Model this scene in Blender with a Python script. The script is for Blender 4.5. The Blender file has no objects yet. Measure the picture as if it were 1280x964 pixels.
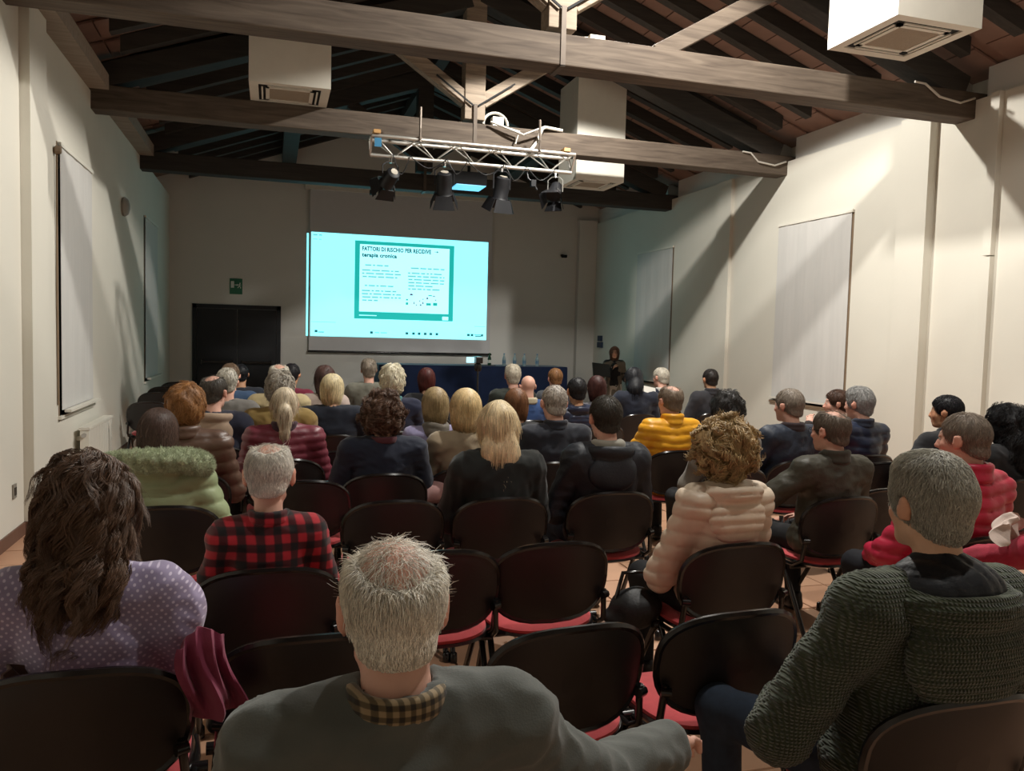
import bpy, bmesh, math, random
import numpy as np
from mathutils import Vector, Matrix
random.seed(7); RNG = np.random.default_rng(7)
SC = bpy.context.scene; COL = SC.collection; PI = math.pi

# ------------------------------------------------------------------ camera, world, light, exposure
cam = bpy.data.cameras.new('camera'); cam.sensor_width = 36; cam.lens = 28.125; cam.clip_start = .05
camo = bpy.data.objects.new('camera', cam); COL.objects.link(camo); SC.camera = camo
cx = Vector((.95766, -.28672, .02587)); cy = Vector((-.00706, .06643, .99777)); cz = Vector((-.28780, -.95571, .06159))
M4 = Matrix((cx, cy, cz)).transposed().to_4x4(); M4.translation = (0, 0, 1.7); camo.matrix_world = M4
w = bpy.data.worlds.new('world'); SC.world = w; w.use_nodes = True
w.node_tree.nodes['Background'].inputs[0].default_value = (.02, .03, .05, 1); w.node_tree.nodes['Background'].inputs[1].default_value = .3
SC.view_settings.view_transform = 'Standard'; SC.view_settings.look = 'None'; SC.view_settings.gamma = 1
SC.view_settings.use_curve_mapping = False; SC.view_settings.exposure = 0.2
LAMPS = [((3.2, 5.1, 5.48), 680, 150), ((3.5, 8.1, 5.48), 640, 148), ((2.6, 2.0, 5.55), 250, 148)]   # lamp builder reads these
LAMP_COL = (1, .962, .89)

# ------------------------------------------------------------------ basics
def lin(h):
    h = h.lstrip('#'); v = [int(h[i:i+2], 16)/255 for i in (0, 2, 4)]
    return tuple(((c+.055)/1.055)**2.4 if c > .04045 else c/12.92 for c in v)
def link(o, parent=None):
    COL.objects.link(o)
    if parent is not None: o.parent = parent
    return o
def tag(o, label=None, cat=None, group=None, kind=None):
    if label: o['label'] = label
    if cat: o['category'] = cat
    if group: o['group'] = group
    if kind: o['kind'] = kind
    return o
def empty(name, loc=(0, 0, 0), rz=0, scale=1):
    o = bpy.data.objects.new(name, None); o.empty_display_size = .1; o.location = loc; o.rotation_euler = (0, 0, rz); o.scale = (scale,)*3
    return link(o)
class MB:
    """collects simple solids into one mesh"""
    def __init__(s): s.v = []; s.f = []
    def poly(s, vs, fs):
        b = len(s.v); s.v += [tuple(p) for p in vs]; s.f += [tuple(b+i for i in f) for f in fs]; return s
    def box(s, lo, hi, R=None, c=None):
        x0, y0, z0 = lo; x1, y1, z1 = hi
        vs = [(x0,y0,z0),(x1,y0,z0),(x1,y1,z0),(x0,y1,z0),(x0,y0,z1),(x1,y0,z1),(x1,y1,z1),(x0,y1,z1)]
        if R is not None: vs = [tuple(R @ Vector(p) + Vector(c or (0,0,0))) for p in vs]
        return s.poly(vs, [(0,3,2,1),(4,5,6,7),(0,1,5,4),(1,2,6,5),(2,3,7,6),(3,0,4,7)])
    def bar(s, a, b, wd, ht, up=(0,0,1)):
        a = Vector(a); b = Vector(b); d = (b-a).normalized(); u = Vector(up); r = d.cross(u).normalized(); u = r.cross(d).normalized()
        vs = [p + r*(sx*wd/2) + u*(sz*ht/2) for p in (a, b) for sx, sz in ((-1,-1),(1,-1),(1,1),(-1,1))]
        return s.poly(vs, [(3,2,1,0),(4,5,6,7),(0,1,5,4),(1,2,6,5),(2,3,7,6),(3,0,4,7)])
    def tube(s, pts, r, n=8, caps=True):
        pts = [Vector(p) for p in pts]; rs = r if isinstance(r, (list, tuple)) else [r]*len(pts)
        rings = []; ref = None
        for i, p in enumerate(pts):
            d = (pts[min(i+1, len(pts)-1)] - pts[max(i-1, 0)]).normalized()
            if ref is None: ref = Vector((0,0,1)) if abs(d.z) < .9 else Vector((1,0,0))
            u = (ref - d*ref.dot(d)).normalized(); ref = u; v = d.cross(u)
            rings.append([p + (u*math.cos(2*PI*k/n) + v*math.sin(2*PI*k/n))*rs[i] for k in range(n)])
        vs = [q for rg in rings for q in rg]; fs = []
        for i in range(len(pts)-1):
            for k in range(n): fs.append((i*n+k, i*n+(k+1)%n, (i+1)*n+(k+1)%n, (i+1)*n+k))
        if caps: fs += [tuple(range(n-1, -1, -1)), tuple((len(pts)-1)*n+k for k in range(n))]
        return s.poly(vs, fs)
    def lathe(s, prof, c=(0,0,0), n=16, R=None):
        vs = []; fs = []
        for r, z in prof:
            for k in range(n):
                p = Vector((r*math.cos(2*PI*k/n), r*math.sin(2*PI*k/n), z))
                if R is not None: p = R @ p
                vs.append(p + Vector(c))
        for i in range(len(prof)-1):
            for k in range(n): fs.append((i*n+k, i*n+(k+1)%n, (i+1)*n+(k+1)%n, (i+1)*n+k))
        fs += [tuple(range(n-1, -1, -1)), tuple((len(prof)-1)*n+k for k in range(n))]
        return s.poly(vs, fs)
    def mesh(s, name, smooth=False):
        me = bpy.data.meshes.new(name); me.from_pydata(s.v, [], s.f); me.update()
        if smooth:
            me.polygons.foreach_set('use_smooth', [True]*len(me.polygons)); me.set_sharp_from_angle(angle=.9)
        return me
    def build(s, name, m, parent=None, smooth=False, bevel=0):
        me = s.mesh(name, smooth); me.materials.append(m)
        o = bpy.data.objects.new(name, me); link(o, parent)
        if bevel:
            md = o.modifiers.new('bevel', 'BEVEL'); md.width = bevel; md.segments = 2; md.limit_method = 'ANGLE'
        return o

# ------------------------------------------------------------------ materials
def mat(name, col, rough=.6, var=.12, scale=8, bump=0, bscale=60, metal=0, emit=None, estr=1, spec=.4, sheen=0, stretch=None, attr=False, coat=0):
    m = bpy.data.materials.new(name); m.use_nodes = True; nt = m.node_tree; N = nt.nodes; L = nt.links
    p = N['Principled BSDF']; p.inputs['Roughness'].default_value = rough; p.inputs['Metallic'].default_value = metal
    p.inputs['Specular IOR Level'].default_value = spec
    if sheen: p.inputs['Sheen Weight'].default_value = sheen
    if coat: p.inputs['Coat Weight'].default_value = coat; p.inputs['Coat Roughness'].default_value = .1
    tc = N.new('ShaderNodeTexCoord'); mp = N.new('ShaderNodeMapping'); L.new(tc.outputs['Object'], mp.inputs[0])
    if stretch: mp.inputs['Scale'].default_value = stretch
    nz = N.new('ShaderNodeTexNoise'); nz.inputs['Scale'].default_value = scale; nz.inputs['Detail'].default_value = 5
    L.new(mp.outputs[0], nz.inputs['Vector'])
    mx = N.new('ShaderNodeMix'); mx.data_type = 'RGBA'; mx.blend_type = 'MULTIPLY'; mx.inputs[0].default_value = 1
    if attr:
        at = N.new('ShaderNodeAttribute'); at.attribute_name = 'Col'; L.new(at.outputs['Color'], mx.inputs[6])
    else: mx.inputs[6].default_value = (*col, 1)
    mr = N.new('ShaderNodeMapRange'); mr.inputs[1].default_value = .25; mr.inputs[2].default_value = .75
    mr.inputs[3].default_value = 1-var; mr.inputs[4].default_value = 1+var
    L.new(nz.outputs[0], mr.inputs[0]); L.new(mr.outputs[0], mx.inputs[7]); L.new(mx.outputs[2], p.inputs['Base Color'])
    if bump:
        n2 = N.new('ShaderNodeTexNoise'); n2.inputs['Scale'].default_value = bscale; n2.inputs['Detail'].default_value = 3
        L.new(mp.outputs[0], n2.inputs['Vector']); b = N.new('ShaderNodeBump'); b.inputs['Strength'].default_value = bump; b.inputs['Distance'].default_value = .01
        L.new(n2.outputs[0], b.inputs['Height']); L.new(b.outputs[0], p.inputs['Normal'])
    if emit: p.inputs['Emission Color'].default_value = (*emit, 1); p.inputs['Emission Strength'].default_value = estr
    return m
def nodes(m): return m.node_tree.nodes, m.node_tree.links, m.node_tree.nodes['Principled BSDF']
def math_node(N, L, op, a, b=None):
    n = N.new('ShaderNodeMath'); n.operation = op
    for i, q in enumerate((a, b)):
        if q is None: continue
        if isinstance(q, (int, float)): n.inputs[i].default_value = q
        else: L.new(q, n.inputs[i])
    return n.outputs[0]
def plaid_mat(name, base, dark, line, period, wide=.5):
    m = mat(name, base, .85, sheen=.2); N, L, p = nodes(m)
    tc = N.new('ShaderNodeTexCoord'); sp = N.new('ShaderNodeSeparateXYZ'); L.new(tc.outputs['Object'], sp.inputs[0])
    fx = math_node(N, L, 'SINE', math_node(N, L, 'MULTIPLY', math_node(N, L, 'ADD', sp.outputs[0], math_node(N, L, 'MULTIPLY', sp.outputs[1], .35)), 2*PI/period))
    fz = math_node(N, L, 'SINE', math_node(N, L, 'MULTIPLY', sp.outputs[2], 2*PI/period))
    def st(f):
        r = N.new('ShaderNodeMapRange'); r.inputs[1].default_value = -.35+wide-.5; r.inputs[2].default_value = .25+wide-.5; L.new(f, r.inputs[0]); return r.outputs[0]
    a = st(fx); b = st(fz)
    av = math_node(N, L, 'MULTIPLY', math_node(N, L, 'ADD', a, b), .5)
    rp = N.new('ShaderNodeValToRGB'); e = rp.color_ramp.elements
    e[0].position = 0; e[0].color = (*line, 1); e[1].position = 1; e[1].color = (*base, 1); k = e.new(.5); k.color = (*dark, 1)
    L.new(av, rp.inputs[0]); L.new(rp.outputs[0], p.inputs['Base Color']); return m
def dots_mat(name, base, dot):
    m = mat(name, base, .7, var=.06, scale=30, sheen=.3); N, L, p = nodes(m)
    tc = N.new('ShaderNodeTexCoord'); mp = N.new('ShaderNodeMapping'); mp.inputs['Scale'].default_value = (62, 0, 62); mp.inputs['Rotation'].default_value = (0, .6, 0)
    L.new(tc.outputs['Object'], mp.inputs[0]); v = N.new('ShaderNodeTexVoronoi'); v.inputs['Scale'].default_value = 1; v.inputs['Randomness'].default_value = .15
    v.voronoi_dimensions = '3D'; L.new(mp.outputs[0], v.inputs['Vector'])
    r = N.new('ShaderNodeMapRange'); r.inputs[1].default_value = .18; r.inputs[2].default_value = .28; r.inputs[3].default_value = 1; r.inputs[4].default_value = 0
    L.new(v.outputs['Distance'], r.inputs[0]); mx = N.new('ShaderNodeMix'); mx.data_type = 'RGBA'
    L.new(r.outputs[0], mx.inputs[0]); mx.inputs[6].default_value = (*base, 1); mx.inputs[7].default_value = (*dot, 1); L.new(mx.outputs[2], p.inputs['Base Color']); return m
def knit_mat(name, base):
    m = mat(name, base, .95, var=.25, scale=25, sheen=.25); N, L, p = nodes(m)
    tc = N.new('ShaderNodeTexCoord'); hs = []
    for ax in ('X', 'Z'):
        wv = N.new('ShaderNodeTexWave'); wv.wave_type = 'BANDS'; wv.bands_direction = ax; wv.inputs['Scale'].default_value = 34; wv.inputs['Distortion'].default_value = 1.2
        wv.inputs['Detail'].default_value = 2; L.new(tc.outputs['Object'], wv.inputs['Vector']); hs.append(wv.outputs['Fac'])
    h = math_node(N, L, 'MULTIPLY', hs[0], hs[1]); b = N.new('ShaderNodeBump'); b.inputs['Strength'].default_value = .9; b.inputs['Distance'].default_value = .012
    L.new(h, b.inputs['Height']); L.new(b.outputs[0], p.inputs['Normal']); return m
def wood_mat(name, a, b, rough=.75):
    m = mat(name, a, rough); N, L, p = nodes(m)
    tc = N.new('ShaderNodeTexCoord'); mp = N.new('ShaderNodeMapping'); mp.inputs['Scale'].default_value = (.5, 6, 6); L.new(tc.outputs['Object'], mp.inputs[0])
    nz = N.new('ShaderNodeTexNoise'); nz.inputs['Scale'].default_value = 3.5; nz.inputs['Detail'].default_value = 8; nz.inputs['Distortion'].default_value = 1.0; L.new(mp.outputs[0], nz.inputs['Vector'])
    rp = N.new('ShaderNodeValToRGB'); rp.color_ramp.elements[0].position = .3; rp.color_ramp.elements[0].color = (*a, 1); rp.color_ramp.elements[1].position = .72; rp.color_ramp.elements[1].color = (*b, 1)
    L.new(nz.outputs[0], rp.inputs[0]); L.new(rp.outputs[0], p.inputs['Base Color']); return m

MW = mat('plaster_white', lin('d6d2c6'), .85, var=.03, scale=1.2, bump=.08, bscale=25)
MBACK = mat('plaster_grey', lin('d4d2cc'), .88, var=.04, scale=.8, bump=.06, bscale=25)
MFLOOR = mat('terracotta_floor', lin('b98e72'), .42, var=.10, scale=2.2, bump=.05, bscale=12)
MGROUT = mat('grout', lin('8a7766'), .9, var=.1)
MWOOD = wood_mat('beam_wood', lin('463b32'), lin('665a4e'))
MWOODL = wood_mat('strut_wood', lin('75685a'), lin('a59583'))
MDARKW = wood_mat('rafter_wood', lin('2c2926'), lin('3d3833'))
MTILE = mat('roof_terracotta', lin('8f7468'), .9, var=.18, scale=3, bump=.1, bscale=20)
MPLATE = wood_mat('wall_plate_wood', lin('8d8175'), lin('a3978a'))
MPLAST = mat('ac_white', lin('dcd8cc'), .5, var=.03)
MACG = mat('ac_filter', lin('9c8f7e'), .8, var=.1, scale=80, bump=.3, bscale=200)
MBLK = mat('black_plastic', lin('1a1716'), .22, var=.1, spec=.5)
MBACKREST = mat('black_shell', lin('1b1615'), .46, var=.15, scale=4, bump=.05, bscale=300, spec=.5)
MTUBE = mat('black_tube', lin('141414'), .22, var=.05, spec=.6)
MCHROME = mat('chrome', lin('c8c8c8'), .25, var=.04, metal=1)
MALU = mat('aluminium', lin('d5d3cc'), .38, var=.06, metal=.85)
MRED = mat('red_fabric', lin('c04449'), .85, var=.12, scale=30, bump=.15, bscale=400, sheen=.3)
MDARK = mat('dark_void', lin('17181a'), .8, var=.1)
MNAVY = mat('navy_cloth', lin('17294d'), .9, var=.15, scale=6, sheen=.2)
MDOOR = mat('door_dark', lin('14171d'), .5, var=.1)
MSCREEN = mat('screen_fabric', lin('c9c8c9'), .85, var=.02)
MBLIND = mat('blind_fabric', lin('cac8c4'), .9, var=.03, scale=3, stretch=(6, 6, .6))
MBROWN = mat('window_frame_brown', lin('7d6a55'), .7, var=.1)
MGREEN = mat('sign_green', lin('2f6f55'), .6, var=.03)
MSIGNW = mat('sign_white', lin('dfe6e0'), .6, var=.02)
MBASE = mat('baseboard_brown', lin('6a4d3f'), .6, var=.1)
MGLASS = mat('window_glass', lin('202830'), .08, var=.02)
MCABLE = mat('cable_white', lin('c9c4ba'), .6, var=.03)
MBLKC = mat('cable_dark', lin('262626'), .6, var=.03)
MPAPER = mat('paper', lin('d9d7d0'), .8, var=.03)

# ------------------------------------------------------------------ the room shell
XL, XR, YB, YF, ZW = -1.91, 6.93, 16.9, -2.6, 4.25
def struct(mb, name, m, parent=None, **k):
    o = mb.build(name, m, parent, **k)
    if parent is None: o['kind'] = 'structure'
    return o
floor = struct(MB().box((XL-.4, YF, -.2), (XR+.4, YB+.3, -.012)), 'floor', MGROUT)
ts = .405; tiles = []
tm = MB(); g = .004; hw = ts/2-g
tm.poly([(-hw,-hw,-.012),(hw,-hw,-.012),(hw,hw,-.012),(-hw,hw,-.012),(-hw+.003,-hw+.003,0),(hw-.003,-hw+.003,0),(hw-.003,hw-.003,0),(-hw+.003,hw-.003,0)],
        [(4,5,6,7),(0,1,5,4),(1,2,6,5),(2,3,7,6),(3,0,4,7)])
tmesh = [];
for i, c in enumerate(('b98e72', 'bd9478', 'b48a6d', 'c09779')):
    me = tm.mesh('tile'); me.materials.append(mat('terracotta_floor_%d' % i, lin(c), .45, var=.10, scale=2.5, bump=.05, bscale=12)); tmesh.append(me)
far = MB()
nx = int((XR-XL)/ts)+1; ny = int((YB-YF)/ts)+1; cnt = 0
for j in range(ny):
    for i in range(nx):
        x = XL+ts*(i+.5); y = YF+ts*(j+.5)
        if x > XR+.1: continue
        near = 1.2 < y < 6.6 and x > -1.95 and x < .62*y+1.2
        if near and cnt < 295:
            o = bpy.data.objects.new('tile', random.choice(tmesh)); o.location = (x, y, random.uniform(-.0012, .0)); link(o, floor); cnt += 1
        else:
            b = [(p[0]+x, p[1]+y, p[2]) for p in tm.v]; far.poly(b, [(4,5,6,7),(0,1,5,4)])
o = far.build('floor_tiles', MFLOOR, floor); o['kind'] = 'stuff'

def wall_with_openings(side, x0, x1, opens, name):
    mb = MB(); ys = [YF] + [q for o in opens for q in o[:2]] + [YB]
    for k in range(0, len(ys), 2): mb.box((x0, ys[k], 0), (x1, ys[k+1], ZW))
    for (a, b, z0, z1) in opens: mb.box((x0, a, 0), (x1, b, z0)); mb.box((x0, a, z1), (x1, b, ZW))
    return mb
OPL = [(8.36, 9.84, .84, 3.38), (13.6, 15.1, .84, 3.42)]
OPR = [(8.43, 9.98, .88, 3.38), (13.1, 14.6, .88, 3.40)]
wl = struct(wall_with_openings('left', XL-.38, XL, OPL, ''), 'wall_left', MW)
wr = struct(wall_with_openings('right', XR, XR+.38, OPR, ''), 'wall_right', MW)
# upper set-back walls behind the rafter feet
struct(MB().box((XL-.5, YF, ZW), (XL-.3, YB, 5.1)), 'wall_left_upper', MW, wl)
struct(MB().box((XR+.3, YF, ZW), (XR+.5, YB, 5.1)), 'wall_right_upper', MW, wr)
for s, X in ((1, XL), (-1, XR)):      # proud pilasters under the trusses
    for yb in (7.24, 10.35, 13.75):
        pass
MB().box((XL, 7.25, 0), (XL+.075, 7.75, ZW)).build('pilaster', MW, wl)
MB().box((XR-.11, 7.17, 0), (XR, 7.6, ZW)).build('pilaster', MW, wr)
MB().box((XR-.05, 11.2, 0), (XR, 11.6, ZW)).build('pilaster', MW, wr)
MB().box((XR-.06, 6.36, 0), (XR, 6.46, 2.62)).box((XR-.06, 6.36, 2.635), (XR, 6.46, ZW)).build('cable_duct', MW, wr)
bk = struct(MB().box((XL-.5, YB, 0), (XR+.5, YB+.3, 6.4)), 'wall_back', MBACK)
MB().box((6.52, YB-.16, 0), (XR, YB, 4.31)).build('pilaster', MBACK, bk)
struct(MB().box((XL-.5, YF-.3, 0), (XR+.5, YF, 6.4)), 'wall_rear', MW)
struct(MB().box((XL, YF, 0), (XL+.015, 7.25, .10)).box((XL, 7.235, 0), (XL+.09, 7.25, .10)).box((XL+.075, 7.25, 0), (XL+.09, 7.75, .1)).box((XL, 7.75, 0), (XL+.015, YB, .10)), 'baseboard_left', MBASE)
struct(MB().box((XR-.015, YF, 0), (XR, 7.15, .10)).box((XR-.125, 7.15, 0), (XR-.11, 7.6, .10)).box((XR-.015, 7.6, 0), (XR, YB, .10)), 'baseboard_right', MBASE)
struct(MB().box((XL, YB-.015, 0), (-1.5, YB, .10)).box((.17, YB-.015, 0), (6.5, YB, .10)), 'baseboard_back', MBASE)
# wooden wall plates lying on the wall heads
for k, (a, b) in enumerate(((YF, 6.55), (7.2, 9.75), (10.3, 13.2))):
    struct(MB().box((XL-.12, a, ZW), (XL+.2, b, ZW+.16)), 'trim_%d' % (k+1), MPLATE)
for k, (a, b) in enumerate(((YF, 6.65), (7.05, 9.8), (10.2, 13.2), (13.6, YB))):
    struct(MB().box((XR+.09, a, ZW), (XR+.3, b, ZW+.33)), 'trim_%d' % (k+11), MBACK)
# windows with frames, panes and hanging fabric blinds
n = 0
for side, X, ops, d in (('left', XL, OPL, -1), ('right', XR, OPR, 1)):
    for (a, b, z0, z1) in ops:
        n += 1
        fr = MB(); xf = X+d*.22; t = .06
        lo = min(xf, xf+d*.06); hi = max(xf, xf+d*.06)
        fr.box((lo,a,z0),(hi,a+t,z1)).box((lo,b-t,z0),(hi,b,z1)).box((lo,a,z0),(hi,b,z0+t)).box((lo,a,z1-t),(hi,b,z1)).box((lo,(a+b)/2-.04,z0),(hi,(a+b)/2+.04,z1))
        wo = struct(fr, 'window_%d' % n, MBROWN)
        for q in ((a+t, (a+b)/2-.04), ((a+b)/2+.04, b-t)):
            MB().box((xf+d*.02-.004, q[0], z0+t), (xf+d*.02+.004, q[1], z1-t)).build('pane', MGLASS, wo)
        MB().box((min(X,X+d*.25)-(.03 if d>0 else 0), a-.02, z0-.03), (max(X,X+d*.25)+(.03 if d<0 else 0), b+.02, z0)).build('sill', MW if side=='left' else MBROWN, wo)
        MB().box((min(X,X+d*.2)-(.004 if d>0 else 0), a-.0, z0), (max(X,X+d*.2)+(.004 if d<0 else 0), a+.035, z1)).build('jamb', MBROWN, wo)
        be = empty('window_blind', (X, (a+b)/2, z0))
        words = {1: 'pale fabric blind in the left window, above the white radiator', 2: 'pale fabric blind in the far left window, near the stage end',
                 3: 'grey fabric blind in the tall right-hand window beside the audience', 4: 'grey fabric blind in the far right window, behind the speaker'}[n]
        tag(be, words, 'blind', 'fabric window blinds')
        bl = MB(); ns = 14; g0 = .10
        ya, yb = a-(a+b)/2+(.09 if side == 'left' else .03), b-(a+b)/2-.01
        for i in range(ns):
            y0 = ya+(yb-ya)*i/ns; y1 = ya+(yb-ya)*(i+1)/ns
            q0 = .003*math.sin(i*1.7)-.02; q1 = .003*math.sin((i+1)*1.7)-.02
            zz0, zz1 = .05, z1-z0-.02
            bl.poly([(-d*q0-d*.03,y0,zz0),(-d*q1-d*.03,y1,zz0),(-d*q1-d*.03,y1,zz1),(-d*q0-d*.03,y0,zz1),(-d*q0-d*.034,y0,zz0),(-d*q1-d*.034,y1,zz0),(-d*q1-d*.034,y1,zz1),(-d*q0-d*.034,y0,zz1)],
                    [(0,1,2,3),(7,6,5,4),(0,4,5,1),(3,2,6,7),(0,3,7,4),(1,5,6,2)])
        bl.build('fabric', MBLIND, be, smooth=True)
        MB().box((-d*.045-.012, ya, .03), (-d*.045+.034*(d<0)+.012, yb, .055)).build('bottom_bar', MPLAST, be)
        MB().box((-.03, ya-.03, z1-z0-.03), (.03, yb+.0, z1-z0+.005)).build('head_rail', MPLAST, be)
# radiator under the left window
ra = empty('radiator', (XL, 9.56, .12)); tag(ra, 'white panel radiator on the left wall under the window blind', 'radiator')
for i in range(16): MB().box((.06, -.62+i*.078, 0), (.14, -.62+i*.078+.066, .52)).build('column', MPLAST, ra)
MB().box((.05, -.63, .52), (.15, .63, .545)).build('top_grille', MPLAST, ra)
MB().tube([(.1,-.66,.47),(.1,-.62,.47)], .022).build('valve', MCHROME, ra, smooth=True)
MB().box((0,-.5,.4),(.06,-.46,.44)).box((0,.46,.4),(.06,.5,.44)).build('bracket', MPLAST, ra)
# wall bits
o = MB().lathe([(.02,0),(.12,.0),(.13,.03),(.10,.07),(.04,.09)], (XL, 11.77, 3.28), 18, Matrix.Rotation(PI/2, 3, 'Y')).build('wall_vent', mat('vent_grey', lin('9a968f'), .7), smooth=True)
tag(o, 'small round grey vent high on the left wall', 'vent')
o = empty('wall_socket', (XL, 6.98, .40)); tag(o, 'small grey socket plate low on the left wall', 'socket')
MB().box((0,-.04,-.055),(.012,.04,.055)).build('plate', mat('plate_grey', lin('8b857b'), .5), o); MB().box((.012,-.02,-.03),(.018,.02,.03)).build('insert', MBLK, o)
o = MB().box((XL, 5.2, .0), (XL+.012, 6.55, .56)).box((XL, 5.2, .29), (XL+.02, 6.55, .30)).build('wall_hatch', MW); tag(o, 'low white access panel on the near left wall', 'panel')
o = MB().tube([(XL+.015, 8.28, 3.28), (XL+.02, 8.3, 3.25), (XL+.012, 8.3, 2.0), (XL+.012, 8.31, .95)], .009, 6).lathe([(.02,0),(.045,.02),(.03,.06)], (XL, 8.28, 3.28), 10, Matrix.Rotation(PI/2,3,'Y')).build('blind_cord', MBROWN)
tag(o, 'brown cord hanging beside the left window', 'cord')
# back wall: door, exit sign, boxes
dr = MB().box((-1.50, YB-.03, 0), (-1.42, YB, 2.18)).box((.09, YB-.03, 0), (.17, YB, 2.18)).box((-1.50, YB-.03, 2.10), (.17, YB, 2.18))
dro = struct(dr, 'door_1', MDOOR)
for x0, x1 in ((-1.415, -.668), (-.66, .085)):
    lf = MB().box((x0, YB-.02, .01), (x1, YB-.001, 2.095)).build('door_leaf', MDOOR, dro)
    MB().box((x0+.08, YB-.09, 1.02), (x1-.08, YB-.06, 1.06)).box((x0+.08, YB-.07, 1.0), (x0+.11, YB-.02, 1.08)).box((x1-.11, YB-.07, 1.0), (x1-.08, YB-.02, 1.08)).build('push_bar', MBLK, lf)
sg = empty('exit_sign', (-.69, YB, 2.545)); tag(sg, 'green exit sign with white running figure above the dark door', 'sign')
MB().box((-.12,-.02,-.155),(.12,0,.155)).build('panel', MGREEN, sg)
pic = MB().box((-.095,-.024,-.03),(-.035,-.021,.10)).box((-.025,-.024,.02),(.02,-.021,.035)).poly([(.045,-.024,.0275),(.015,-.024,.05),(.015,-.024,.005)],[(0,1,2)])
pic.lathe([(.012,0),(.012,.003)], (.075,-.022,.062), 10, Matrix.Rotation(PI/2,3,'X'))
for a, b in (((.07,.045),(.06,.01)),((.06,.01),(.085,-.015)),((.06,.01),(.04,-.02)),((.07,.04),(.09,.02)),((.068,.04),(.045,.03)),((.04,-.02),(.03,-.03)),((.085,-.015),(.085,-.04))):
    pic.bar((a[0],-.023,a[1]),(b[0],-.023,b[1]),.012,.003,(0,1,0))
pic.build('pictogram', MSIGNW, sg)
o = MB().box((XR-.05, 16.2, 1.50),(XR, 16.42, 1.62)).box((XR-.06, 16.24, 1.64),(XR, 16.38, 1.76)).build('switch_box', mat('box_navy', lin('27364e'), .5)); tag(o, 'dark blue switch boxes on the right wall behind the speaker', 'switch')
o = MB().box((6.16, YB-.1, 3.47),(6.26, YB, 3.53)).tube([(6.2,YB-.1,3.5),(6.1,YB-.18,3.5)], .03).build('security_camera', MDARK); tag(o, 'small dark camera high on the back wall by the corner', 'camera')

# ------------------------------------------------------------------ roof: tiles between rafters, trusses
XC = 2.5; SL = .365; ZE = 4.56        # rafter underside at X=6.6
def zr(x, off=0): return ZE + SL*(4.1 - abs(x-XC)) + off
roof = MB()
for s in (-1, 1):
    xe = XC+s*5.3
    a = (XC, zr(XC, .21)); b = (xe, zr(xe, .21))
    roof.poly([(a[0],YF-.3,a[1]),(b[0],YF-.3,b[1]),(b[0],YB+.3,b[1]),(a[0],YB+.3,a[1]),(a[0],YF-.3,a[1]+.1),(b[0],YF-.3,b[1]+.1),(b[0],YB+.3,b[1]+.1),(a[0],YB+.3,a[1]+.1)],
              [(0,1,2,3),(7,6,5,4),(0,4,5,1),(1,5,6,2),(2,6,7,3),(3,7,4,0)])
ceil_o = struct(roof, 'ceiling', MTILE)
rys = [5.89+.605*k for k in range(-13, 19)]
rm = {}
for s in (-1, 1):
    xe = 4.05
    mb = MB(); ln = xe
    p = [(0.02*s, SL*0), (s*xe, -SL*xe)]
    vs = []
    for (x, z) in p:
        for y, dz in ((-.06,0),(.06,0),(.06,.17),(-.06,.17)): vs.append((x, y, z+dz))
    mb.poly(vs, [(0,1,2,3),(7,6,5,4),(0,4,5,1),(1,5,6,2),(2,6,7,3),(3,7,4,0)])
    me = mb.mesh('rafter'); me.materials.append(MDARKW); rm[s] = me
    for y in rys:
        o = bpy.data.objects.new('rafter', me); o.location = (XC, y, zr(XC)); link(o, ceil_o)
MB().box((XC-.09, YF, zr(XC)-.16), (XC+.09, YB, zr(XC)+.02)).build('ridge_beam', MDARKW, ceil_o)
tb = MB().box((-.165,-.235,0),(.165,.235,.022)); tme = tb.mesh('roof_tile'); tme.materials.append(MTILE); rest = MB(); cnt = 0
ang = math.atan(SL)
for s in (1, -1):
    for k in range(len(rys)-1):
        y = (rys[k]+rys[k+1])/2
        for i in range(14):
            dl = .18+i*.345; x = XC+s*dl*math.cos(ang); z = zr(x, .175)
            vis = (s > 0 and 5.2 < y < 10.2 and i > 1) or (s < 0 and 6.6 < y < 10.2 and i > 1)
            if vis and cnt < 198 + (100 if s < 0 else 0):
                o = bpy.data.objects.new('roof_tile', tme); o.location = (x, y, z+random.uniform(0,.004)); o.rotation_euler = (0, s*ang, 0); link(o, ceil_o); cnt += 1
            else:
                R = Matrix.Rotation(s*ang, 3, 'Y'); rest.box((-.165,-.235,0),(.165,.235,.022), R, (x, y, z))
o = rest.build('roof_tiles', MTILE, ceil_o); o['kind'] = 'stuff'
SLOPE1 = .60
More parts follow.
